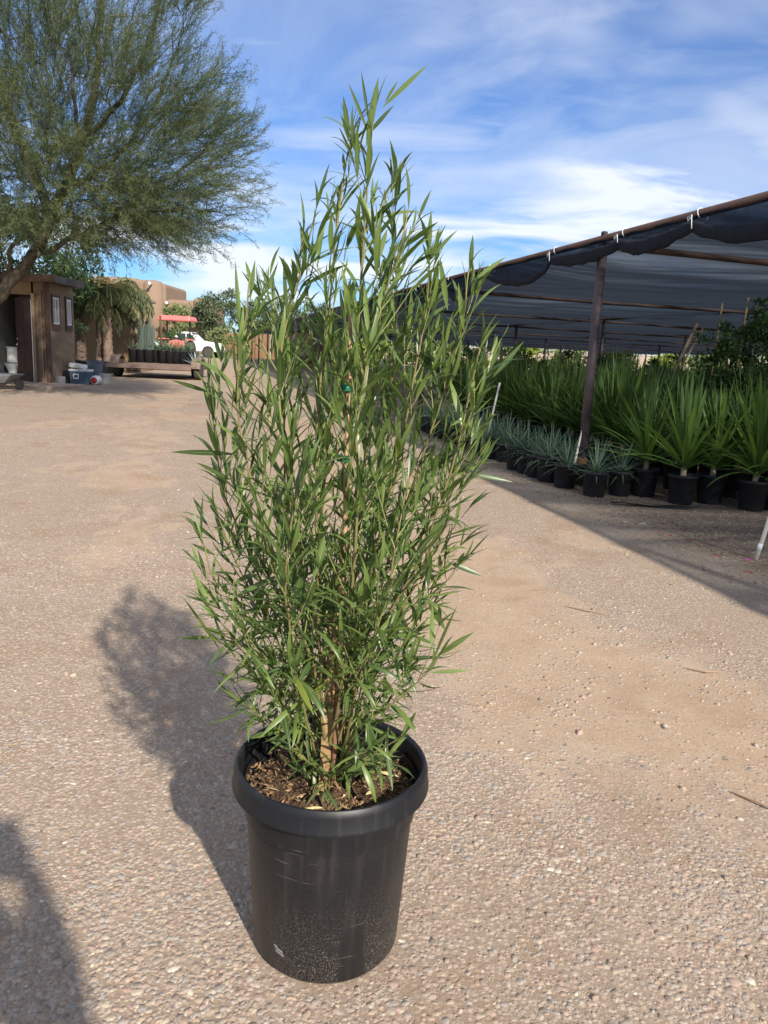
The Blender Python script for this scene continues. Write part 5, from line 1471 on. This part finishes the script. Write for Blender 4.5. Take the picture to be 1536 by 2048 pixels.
# ---- palms in pots
def build_palms():
    g = np.random.default_rng(23)
    fronds = []
    for v in range(4):
        s = Soup(); Lf = 2.15; n = 34
        pts = []
        for i in range(n + 1):
            t = i / n; a = 0.45 + 2.3 * t ** 1.15
            pts.append((0, 0, 0) if i == 0 else (pts[-1][0] + Lf / n * math.sin(a), 0.0, pts[-1][2] + Lf / n * math.cos(a)))
        P = np.array(pts)
        for i in range(n):
            a, b_ = P[i], P[i + 1]; w = 0.028 * (1 - i / n) + 0.006
            s.add(np.array([a + [0, -w, 0], a + [0, w, 0], b_ + [0, w * .9, 0], b_ + [0, -w * .9, 0]]), np.array([[0, 1, 2, 3]]), 0.9)
            if i < 5: continue
            t = i / n
            for sd in (-1, 1):
                for rep in range(2):
                    ll = 0.52 * math.sin(math.pi * min(1, t * 0.85 + 0.12)) * g.uniform(0.7, 1.1)
                    d = np.array([g.uniform(0.1, 0.45), sd * g.uniform(0.5, 0.9), g.uniform(-0.55, 0.1)]); d /= np.linalg.norm(d)
                    q = a + (b_ - a) * rep * 0.5; k1 = q + d * ll * 0.5; k2 = k1 + (d * 0.5 + np.array([0, 0, -0.9])) * ll * 0.5
                    ww = np.array([0.013, 0, 0.006])
                    s.add(np.array([q - ww * .6, q + ww * .6, k1 + ww, k1 - ww, k2 + ww * .2, k2 - ww * .2]), np.array([[0, 1, 2, 3], [3, 2, 4, 5]]), g.uniform())
        fronds.append(s.mesh('frond'))
    dry = [m.copy() for m in fronds[:2]]
    for m in fronds: m.materials.append(M['palm_leaf'])
    for m in dry: m.materials.append(M['palm_dry'])
    spec = [(-10.75, 27.0, 2.15, 0.15, 'potted palm nearest the shed with a ragged brown trunk'), (-10.25, 27.4, 2.1, 0.11, 'middle potted palm with a thin dark trunk'), (-9.78, 26.9, 2.45, 0.14, 'tallest potted palm, with a tuft of dry tan fronds at its crown')]
    for k, (x, y, h, r, lb) in enumerate(spec):
        z = gz(x, y); o = empty('potted_palm', (x, y, z), lb, 'palm', 'queen palms in pots')
        MB().lathe([(0.30, 0), (0.36, 0.36), (0.40, 0.37), (0.40, 0.42), (0.37, 0.42), (0.35, 0.34)], 20, cap1=False).build('pot', M['pot_plain'], o, True, world=False)
        soil_mb(0.345, 0.34).build('soil', M['soil'], o, True, world=False)
        pr = [(r * 1.35, 0.32)] + [(r * (1.25 - 0.35 * t) * (1 + 0.09 * ((i % 2) * 2 - 1)), 0.34 + (h - 0.34) * t) for i, t in enumerate(np.linspace(0.03, 1, 22))]
        MB().lathe(pr, 12, wob=0.06).build('trunk', M['palm_trunk'], o, True, world=False)
        nf = 44
        for f in range(nf):
            dr = (k == 2 and f % 2 == 0 and f < 14) or (k != 2 and f in (4, 31))
            me = dry[f % 2] if dr else fronds[f % 4]
            q = link('frond', me, None, o); q.location = (0, 0, h - 0.05 + (0.15 if dr else 0)); q.rotation_euler = (0, (f / nf) * 0.95 - 0.42 + g.uniform(-0.12, 0.12) - (0.1 if dr else 0), f * 2.4 + g.uniform(-.3, .3)); sc = g.uniform(0.72, 0.98) * (0.72 if dr else 1.0); q.scale = (sc, sc, sc)
            if dr: q['label'] = 'dry tan frond'


build_palms()


# ---- trailer, cactus pots, tractor, vehicles
def wheel(mb_t, mb_r, c, r, w):
    t = MB().lathe([(r * 0.55, -w / 2), (r * 0.92, -w / 2), (r, -w * 0.3), (r, w * 0.3), (r * 0.92, w / 2), (r * 0.55, w / 2)], 22)
    h = MB().lathe([(0.01, -w * 0.36), (r * 0.2, -w * 0.4), (r * 0.5, -w * 0.3), (r * 0.58, -w * 0.42), (r * 0.58, w * 0.42), (r * 0.5, w * 0.3), (0.01, w * 0.36)], 18)
    return t, h


def put_wheel(parent, c, r, w, rz=0.0, rimm='steel_grey'):
    t, h = wheel(None, None, c, r, w)
    for mb in (t, h):
        out = []
        for x, y, z in mb.v:      # axle along local X
            X, Y, Z = z, x, y
            out.append((c[0] + X * math.cos(rz) - Y * math.sin(rz), c[1] + X * math.sin(rz) + Y * math.cos(rz), c[2] + Z))
        mb.v = out
    wq = empty_part('wheel', parent)
    t.build('tyre', M['tyre'], wq, True, world=False); h.build('rim', M[rimm], wq, True, world=False)


def empty_part(name, parent):
    o = bpy.data.objects.new(name, None); COL.objects.link(o); o.parent = parent; return o


def build_trailer():
    o = empty('flatbed_trailer', (-7.55, 26.0, gz(0, 26)), 'low flatbed trailer with weathered plank deck parked before the cactus pots', 'trailer')
    for k in range(15):
        MB().box((0.0, -1.35 + k * 0.225, 0.40 + 0.004 * (k % 3)), (2.35 + (0.35 if k == 0 else 0.05 * (k % 2)), 0.205, 0.045)).build('plank', M['deck_wood'], o, world=False)
    MB().box((-0.1, -1.49, 0.365), (2.7, 0.06, 0.12)).build('rear_beam', M['trailer_steel'], o, world=False)
    MB().box((-1.05, -0.45, 0.33), (0.07, 2.0, 0.09)).box((-1.05, 1.2, 0.33), (0.06, 1.3, 0.09)).box((1.05, 0.35, 0.33), (0.07, 3.2, 0.09)).build('frame', M['trailer_steel'], o, world=False)
    for sx in (-1.0, 1.3):
        put_wheel(o, (sx if sx > 0 else -1.32, -0.75, 0.29), 0.29, 0.22)
        pts = [(0.40 * math.cos(t), 0.40 * math.sin(t)) for t in np.linspace(0.15, 3.0, 10)]
        mb = MB(); X = sx if sx > 0 else -1.32
        vs = [(X - 0.15, -0.75 + a, 0.30 + b_) for a, b_ in pts] + [(X + 0.15, -0.75 + a, 0.30 + b_) for a, b_ in pts] + [(X - 0.15, -0.75 + a * .94, 0.30 + b_ * .94) for a, b_ in pts] + [(X + 0.15, -0.75 + a * .94, 0.30 + b_ * .94) for a, b_ in pts]
        n = 10
        fs = [(i, i + 1, n + i + 1, n + i) for i in range(n - 1)] + [(2 * n + i + 1, 2 * n + i, 3 * n + i, 3 * n + i + 1) for i in range(n - 1)] + [(i + 1, i, 2 * n + i, 2 * n + i + 1) for i in range(n - 1)] + [(n + i, n + i + 1, 3 * n + i + 1, 3 * n + i) for i in range(n - 1)]
        mb.add(vs, fs); mb.build('fender', M['trailer_steel'], o, world=False)
    MB().tube([(-1.32, -0.75, 0.29), (1.3, -0.75, 0.29)], 0.03, 8).build('axle', M['black'], o, world=False)
    MB().tube([(0, 1.8, 0.33), (0.2, 3.0, 0.36)], 0.035, 6).build('tongue', M['trailer_steel'], o, world=False)


build_trailer()


def build_cacti():
    g = random.Random(30); Y = 27.2; DZ = 0.14 + 0.43
    cols = [(268, 'agave'), (283, 'column'), (298, 'column'), (312, 'agave'), (326, 'pole'), (340, 'agave'), (352, 'agave'), (366, 'agave'), (379, 'agave')]
    for k, (x, kind) in enumerate(cols):
        p = at(x, 726, Y + g.uniform(-.15, .15)); z = DZ
        lb = {'agave': 'spiky blue agave in a tall black pot', 'column': 'ribbed blue-grey column cactus in a tall black pot', 'pole': 'blue agave tied to a dark pole in a black pot'}[kind]
        where = ['by the yellow guard', 'first column cactus beside the palms', 'second column cactus from the palms', 'just past the column cacti', 'under the canopy edge', 'next to the pole-tied agave', 'below the middle of the tractor canopy', 'before the tractor hood', 'beside the pale end agave'][k]
        o = empty('potted_cactus' if kind == 'column' else 'potted_agave', (p[0], p[1], z), (lb + ', ' + where) if kind != 'column' else lb.replace('ribbed blue-grey column cactus in a tall black pot', 'ribbed blue-grey cactus in a tall black pot, ') + where, 'potted plant', 'cactus pots behind the trailer')
        MB().lathe([(0.15, 0), (0.18, 0.42), (0.19, 0.43), (0.19, 0.46), (0.17, 0.46), (0.16, 0.4)], 16, cap1=False).build('pot', M['pot_plain'], o, True, world=False)
        soil_mb(0.16, 0.42, 14).build('soil', M['soil'], o, True, world=False)
        if kind == 'column':
            for c, (dx, dy, h, r) in enumerate(((0, 0, 1.30, 0.07), (0.11, 0.03, 0.95, 0.055), (-0.10, 0.05, 1.1, 0.055))):
                mb = MB(); n = 20; prof = [(r * 0.85, 0.40), (r, 0.6), (r, h - 0.15 + 0.3), (r * 0.8, h + 0.24), (r * 0.3, h + 0.3)]
                vs = []
                for rr, zz in prof:
                    for i in range(n):
                        t = 2 * math.pi * i / n; q = rr * (1.0 if i % 2 else 0.74); vs.append((dx + q * math.cos(t), dy + q * math.sin(t), zz))
                fs = [(i * n + j, i * n + (j + 1) % n, (i + 1) * n + (j + 1) % n, (i + 1) * n + j) for i in range(4) for j in range(n)] + [tuple(4 * n + j for j in range(n))]
                mb.add(vs, fs).build('column', M['cactus'], o, False, world=False)
        else:
            lv = sword_soup(26, 0.46, 0.05, 1.25, 0.25, 500 + k, 'taper', 0.4, 3, 0.9, 0.03, 0.05)
            link('leaves', rosette_mesh('leaves', lv, 0.43), M['agave'], o)
            if kind == 'pole': MB().tube([(-0.05, 0.05, 0.4), (-0.09, 0.05, 1.62)], 0.035, 8).build('pole_shaft', M['brown_paint'], o, world=False)
    p = at(392, 728, 26.9)
    o = empty('potted_agave', (p[0], p[1], gz(*p[:2])), 'pale blue agave in black pot standing by itself at the end of the trailer', 'potted plant', 'cactus pots behind the trailer')
    MB().lathe([(0.15, 0), (0.19, 0.36), (0.2, 0.37), (0.2, 0.40), (0.18, 0.40), (0.17, 0.34)], 16, cap1=False).build('pot', M['pot_plain'], o, True, world=False)
    link('leaves', rosette_mesh('leaves', sword_soup(24, 0.52, 0.065, 1.1, 0.3, 77, 'taper', 0.4, 4, 0.9, 0.03, 0.05), 0.38), M['agave_pale'], o)
    # columnar cacti growing further back beside the palms
    for k, (x, Y, h) in enumerate(((262, 33, 2.3), (290, 34, 2.0), (300, 36, 2.2))):
        p = at(x, 715, Y); o = empty('column_cactus', (p[0], p[1], gz(*p[:2])), ('tall fuzzy blue cactus clump closest to the palms', 'shorter blue cactus clump in the middle behind the pots', 'blue cactus clump nearest the red tractor canopy')[k], 'cactus', 'cacti planted behind the pots')
        for c in range(5):
            a = c * 1.3; hh = h * (0.7 + 0.3 * ((c * 7) % 5) / 4)
            MB().lathe([(0.09, -0.05), (0.12, 0.3), (0.12, hh - 0.2), (0.07, hh)], 10, (0.2 * math.cos(a) * (c > 0), 0.2 * math.sin(a) * (c > 0), 0), wob=0.1).build('column', M['cactus'], o, True, world=False)


M['agave_pale'] = leaf_mat('pale_agave_leaf', (0.22, 0.32, 0.30), (0.36, 0.46, 0.42), 0.5, 0.1, 0.35)
build_cacti()


def build_vehicles():
    # yellow panel machine and boards by the tan wall
    p = at(292, 690, 30); q = empty('yellow_panel', (p[0] - 0.65, 29.6, gz(0, 29.6)), 'yellow metal machine guard beside the tan wall', 'machine guard')
    MB().prism([(0, 0.55), (0.12, 0.5), (0.42, 0.28 + 0.42), (0.30, 1.05), (0.06, 1.22)], -0.05, 0.05).build('guard_panel', M['yellow'], q, bevel=0.01, world=False)
    MB().tube([(0.1, 0.05, 0), (0.14, 0.05, 1.0)], 0.03, 6).build('leg', M['trailer_steel'], q, world=False)
    # tractor, seen from behind
    t = empty('tractor', (-11.0, 40.2, gz(0, 40)), 'red tractor with a flat red sun canopy parked behind the cactus pots', 'tractor')
    MB().box((0, 0, 2.30), (1.72, 1.5, 0.26), taper=0.9).build('canopy', M['tractor_red'], t, bevel=0.07, world=False)
    for sx in (-0.55, 0.62): MB().tube([(sx, 0.0, 0.9), (sx, 0.0, 2.2)], 0.045, 6).build('canopy_post', M['black'], t, world=False)
    MB().prism([(-0.42, 0.75), (0.42, 0.75), (0.46, 1.0), (0.34, 1.18), (0, 1.26), (-0.34, 1.18), (-0.46, 1.0)], -0.35, 0.9).build('hood', M['tractor_red'], t, bevel=0.03, world=False)
    MB().box((0, 0.4, 0.62), (0.5, 1.9, 0.4)).build('chassis', M['black'], t, world=False)
    MB().box((0, -0.1, 1.16), (0.45, 0.3, 0.4)).build('seat', M['black'], t, bevel=0.04, world=False)
    for sx in (-0.68, 0.68):
        put_wheel(t, (sx, -0.1, 0.62), 0.62, 0.3); put_wheel(t, (sx * 0.8, 1.5, 0.36), 0.36, 0.2)
        MB().box((sx, -0.1, 1.27), (0.36, 0.9, 0.06)).build('fender', M['tractor_red'], t, bevel=0.02, world=False)
    # pickup, nose to the right
    v = empty('pickup_truck', (-15.6, 60, gz(0, 60)), 'white pickup truck parked side-on behind the black cactus pots', 'truck')
    side = [(-2.75, 0.45), (-2.75, 1.05), (-0.9, 1.08), (-0.75, 1.82), (0.35, 1.86), (1.05, 1.25), (2.35, 1.12), (2.62, 0.95), (2.65, 0.45)]
    MB().prism(side, -0.9, 0.9).build('body', M['white_paint'], v, bevel=0.05, world=False)
    for yy, sg in ((-0.905, -1), (0.905, 1)):
        w1 = MB().prism([(-0.62, 1.22), (-0.55, 1.72), (0.02, 1.74), (0.02, 1.22)], yy - 0.006, yy + 0.006).build('window', M['glass'], v, world=False)
        w2 = MB().prism([(0.08, 1.22), (0.08, 1.74), (0.33, 1.74), (0.86, 1.24)], yy - 0.006, yy + 0.006).build('window', M['glass'], v, world=False)
        for xx in (-1.75, 1.7):
            MB().lathe([(0.01, -.02), (0.46, -.02), (0.46, .02), (0.01, .02)], 22).build
            mb = MB().lathe([(0.46, -.015), (0.46, .015)], 22); mb.v = [(x + xx, yy + z, y + 0.42) for x, y, z in mb.v]; mb.build('wheel_arch', M['black'], v, world=False)
            put_wheel(v, (xx, yy * 0.9, 0.38), 0.38, 0.26, R(90))
        MB().box((0.05, yy + sg * 0.01, 1.08), (0.16, 0.02, 0.03)).build('door_handle', M['metal'], v, world=False)
        MB().box((2.5, yy * 0.82, 0.92), (0.22, 0.24, 0.16)).build('headlight', M['metal'], v, world=False)
    MB().add([(0.42, -0.75, 1.80), (1.0, -0.78, 1.29), (1.0, 0.78, 1.29), (0.42, 0.75, 1.80)], [(0, 1, 2, 3)]).build('windscreen', M['glass'], v, world=False)
    MB().box((2.68, 0, 0.55), (0.14, 1.75, 0.22)).build('bumper', M['steel_grey'], v, bevel=0.03, world=False)
    # second vehicle further along, only its white tail in view
    s = empty('parked_van', (-19.6, 57, gz(0, 57)), 'white vehicle glimpsed between the cacti, mostly hidden', 'van')
    MB().prism([(-1.9, 0.4), (-1.95, 1.2), (-1.6, 1.75), (0.6, 1.78), (1.3, 1.15), (2.1, 1.0), (2.15, 0.4)], -0.85, 0.85).build('body', M['white_paint'], s, bevel=0.06, world=False)
    MB().prism([(-1.5, 1.2), (-1.35, 1.62), (0.5, 1.64), (0.95, 1.2)], -0.862, -0.85).build('window', M['glass'], s, world=False)
    for xx in (-1.2, 1.35): put_wheel(s, (xx, -0.78, 0.34), 0.34, 0.22, R(90))


build_vehicles()


# ---- trees behind
bushy('broadleaf_tree', (-11.6, 25.5, gz(0, 25)), 5.9, 2.7, 2.0, 'dark_leaf', 150, 70, 0.20, 0.06, 41, 'dense dark green tree rising behind the shed roof', 'tree', None, 1.2)
bushy('broadleaf_tree', (-15.5, 26.5, gz(0, 25)), 6.2, 2.9, 2.0, 'dark_leaf', 130, 60, 0.22, 0.06, 42, 'dark tree behind the shed at the picture edge', 'tree', None, 1.2)
bushy('olive_bush', (-20.0, 73.5, gz(0, 70)), 4.6, 1.5, 1.2, 'shrub_pale', 45, 40, 0.35, 0.14, 43, 'round olive tree against the adobe wall above the tractor canopy', 'tree', None, 1.8)
bushy('green_bush', (-14.0, 50, gz(0, 50)), 2.0, 1.2, 1.0, 'shrub_dark', 40, 40, 0.2, 0.08, 44, 'dark green bush behind the tractor, below its canopy', 'shrub', None, 0.3)
bt = [(-17.3, 76, 6.6, 3.0, 'feathery tree touching the end of the adobe building'), (-13.3, 78, 6.0, 3.0, 'grey-green tree, second along from the adobe building'), (-9.5, 76, 5.6, 2.8, 'grey-green tree behind the low ochre wall'), (-5.8, 77, 5.6, 2.8, 'grey-green tree behind the brown hut'), (-2.0, 78, 5.4, 2.6, 'grey-green tree hidden mostly by the tall shrub'), (2.5, 76, 5.2, 2.6, 'grey-green tree where the shade house roof begins')]
for k, (x, y, h, r, lb) in enumerate(bt):
    bushy('desert_tree', (x, y, gz(x, y)), h, r, 1.8, 'bg_leaf', 85, 46, 0.42, 0.12, 50 + k, lb, 'tree', 'trees along the back of the yard', 1.0)
bushy('garden_shrub', (-13.7, 62, gz(0, 62)), 2.6, 1.2, 1.0, 'shrub_pale', 36, 34, 0.26, 0.1, 70, 'bushy shrub growing just past the nose of the pickup', 'shrub', None, 0.6)
# distant low hills/tree line closes the view
def far_line():
    g = np.random.default_rng(77); s = Soup()
    for k in range(240):
        x = -160 + k * 1.5 + g.uniform(-1, 1)
        leaf_clump(s, (x, 120 + g.uniform(-4, 4), 2.2 + g.uniform(-.6, 1.0)), 26, (2.0, 1.5, 2.0), 1.2, 0.5, g)
    tag(link('treeline', s.mesh('treeline'), M['bg_leaf']), kind='stuff')


far_line()

# ------------------------------------------------------------------ litter on the ground
def litter():
    def twig(pts, r, lb):
        o = empty('fallen_twig', pts[0], lb, 'twig', 'twigs on the gravel')
        MB().tube(pts, r, 5).build('twig_shaft', M['dry_twig'], o)
    twig([(0.30, 2.63, .004), (0.38, 2.60, .008), (0.47, 2.60, .005)], .0018, 'thin straw twig lying on the gravel just past the pot')
    twig([(1.09, 2.10, .006), (1.15, 2.03, .010), (1.30, 1.92, .006)], .0035, 'brown stick lying on tan dirt at the picture edge')
    twig([(0.96, 3.80, .014), (1.05, 3.73, .018), (1.14, 3.70, .014)], .003, 'pale curved twig lying on the gravel near the edge of the shade')
    twig([(1.30, 3.05, .01), (1.37, 3.0, .016), (1.45, 3.02, .01)], .003, 'short pale twig among stones near the picture edge')
    P = [(2.15, 5.60, 'petal_red', 'red petal lying below the scuffed front yucca pot'), (2.26, 5.47, 'petal_red', 'red petal in the litter between the pale leaf and the PVC stake'), (1.95, 6.0, 'petal_pale', 'pale broken leaf in the litter in front of the yucca pots'), (2.06, 5.97, 'petal_pale', 'thin pale leaf strip beside the pale broken leaf'),
         (2.06, 5.15, 'petal_yellow', 'yellow leaf sliver on the dark litter'), (2.46, 4.96, 'petal_pink', 'magenta petal right at the foot of the PVC stake'), (2.30, 4.66, 'petal_red', 'red dead petal out in front of the PVC stake'), (1.60, 6.25, 'petal_yellow', 'yellowish leaf nearest the drive, below the small agaves'), (2.28, 4.98, 'petal_pale', 'white scrap just beside the magenta petal'), (1.32, 8.05, 'petal_pale', 'white scrap lying below the gap in the agave row'), (2.27, 5.05, 'petal_red', 'dark red petal just behind the white scrap')]
    g = np.random.default_rng(3)
    for x, y, m_, lb in P:
        s = Soup()
        for k in range(3):
            V, F, mid = blade(g.uniform(0.04, 0.075), g.uniform(0.014, 0.026), 3, 0.9, 0.5, 'lance'); az = g.uniform(0, 6.28)
            s.add(V @ frame((math.cos(az), math.sin(az), 0.25), g.uniform(-.5, .5)).T + np.array([g.uniform(-.012, .012), g.uniform(-.012, .012), 0.004]), F, 0)
        o = link('fallen_petal', s.mesh('fallen_petal'), M[m_]); o.location = (x, y, gz(x, y)); tag(o, lb, 'petal', 'petals and leaf scraps in the litter')
    # crumbs of leaf litter in the strip before the pots
    s = Soup()
    for k in range(5200):
        y = g.uniform(3.6, 9.5); x = 1.98 - 0.2526 * (y - 7.72) + g.uniform(-0.75, 1.2)
        if g.uniform() < 0.25: x = 1.98 - 0.2526 * (y - 7.72) - abs(g.normal(0, 0.4))
        V, F, mid = blade(g.uniform(0.008, 0.035), g.uniform(0.003, 0.01), 2, g.uniform(-.6, .9), 0.5, 'lance'); az = g.uniform(0, 6.28)
        s.add(V @ frame((math.cos(az), math.sin(az), g.uniform(-0.1, 0.4)), g.uniform(-.8, .8)).T + np.array([x, y, gz(x, y) + 0.004]), F, min(0.94, g.uniform() ** 1.2))
    tag(link('leaf_litter', s.mesh('leaf_litter'), M['chip']), kind='stuff')
    # torn strip of ground cloth before the pots
    o = empty('cloth_strip', (2.3, 6.72, gz(0, 6.7)), 'torn dark strip of ground cloth lying in front of the yucca pots', 'cloth')
    mb = MB(); n = 9
    vs = []
    for i in range(n):
        t = i / (n - 1)
        for j in range(3): vs.append((-0.28 + 0.75 * t, 0.02 - 0.09 * t + (j - 1) * 0.045 * math.sin(3.0 * t + 0.2), 0.012 + 0.012 * math.sin(7 * t + j)))
    mb.add(vs, [(i * 3 + j, i * 3 + j + 1, i * 3 + j + 4, i * 3 + j + 3) for i in range(n - 1) for j in range(2)]); so_ = mb.build('strip_sheet', M['black'], o, True, world=False)
    so_.modifiers.new('thick', 'SOLIDIFY').thickness = 0.004


M['dry_twig'] = mat('dry_twig', (0.34, 0.24, 0.15), (0.24, 0.16, 0.10), 20, 0.8)
litter()


# ------------------------------------------------------------------ the person taking the picture (only the shadow is in view)
def build_person():
    o = empty('person', (0.03, -0.5, 0), 'person holding up a phone whose shadow falls on the gravel in the bottom corner', 'person')
    V = []; E = []; RAD = []

    def v(p, r, par=None):
        V.append(p); RAD.append(r); i = len(V) - 1
        if par is not None: E.append((par, i))
        return i
    pel = v((0, 0, 0.92), 0.15); wa = v((0, 0.01, 1.08), 0.135, pel); ch = v((0.02, 0.02, 1.27), 0.19, wa); nk0 = v((0, -0.01, 1.43), 0.085, ch); nk = v((0, 0.02, 1.50), 0.055, nk0)
    hd0 = v((-0.07, 0.05, 1.56), 0.078, nk); hd1 = v((-0.09, 0.055, 1.64), 0.088, hd0); v((-0.095, 0.04, 1.70), 0.06, hd1)
    for sx in (-1, 1):
        sh = v((sx * 0.19, 0.0, 1.39), 0.062, nk0)
        if sx > 0: pts = [((0.30, 0.03, 1.09), 0.06), ((0.18, 0.26, 1.14), 0.05), ((0.04, 0.445, 1.21), 0.028)]
        else: pts = [((-0.24, 0.06, 1.13), 0.046), ((-0.15, 0.28, 1.16), 0.036), ((-0.07, 0.445, 1.20), 0.026)]
        pr = sh
        for p, r in pts: pr = v(p, r, pr)
        hp = v((sx * 0.09, 0, 0.84), 0.10, pel); kn = v((sx * 0.11, 0.02, 0.48), 0.062, hp); ank = v((sx * 0.12, -0.01, 0.10), 0.042, kn); v((sx * 0.13, 0.12, 0.04), 0.038, ank)
    me = bpy.data.meshes.new('body'); me.from_pydata(V, E, []); me.update()
    b = link('body', me, M['shirt'], o)
    sk = b.modifiers.new('skin', 'SKIN'); sk.use_smooth_shade = True
    for i, d in enumerate(me.skin_vertices[0].data):
        d.radius = (RAD[i], RAD[i] * (0.78 if i in (0, 1, 2) else 1.0)); d.use_root = (i == 0)
    b.modifiers.new('subd', 'SUBSURF').levels = 2; b.modifiers['subd'].render_levels = 2
    for sx in (-1, 1):     # fingers closed on the phone
        for k in range(4):
            x = sx * (0.05 - 0.0)
            MB().tube([(sx * 0.055 - 0.02, 0.43, 1.195 + 0.018 * k), (sx * 0.058 - 0.02, 0.468, 1.20 + 0.018 * k), (sx * 0.036 - 0.02, 0.478, 1.205 + 0.018 * k)], [0.009, 0.0085, 0.007], 6).build('finger', M['skin'], o, True, world=False)
        MB().tube([(sx * 0.045 - 0.02, 0.425, 1.20), (sx * 0.035 - 0.02, 0.445, 1.23), (sx * 0.03 - 0.02, 0.452, 1.255)], [0.011, 0.010, 0.008], 6).build('thumb', M['skin'], o, True, world=False)
    MB().lathe([(0.02, 0.105), (0.07, 0.09), (0.094, 0.04), (0.092, 0.0), (0.08, -0.04)], 16, (-0.09, 0.035, 1.645)).build('hair', M['hair'], o, True, world=False)
    MB().lathe([(0.17, 0.80), (0.155, 0.93), (0.145, 0.99)], 18).build('belt_line', M['trousers'], o, True, world=False)
    ph = empty('phone', (0.01, -0.04, 1.225), 'dark phone held up by the person behind the view', 'phone')
    MB().box((0, 0, 0.02), (0.078, 0.009, 0.155), rx=R(-11)).build('case', M['black'], ph, bevel=0.003, world=False)


build_person()
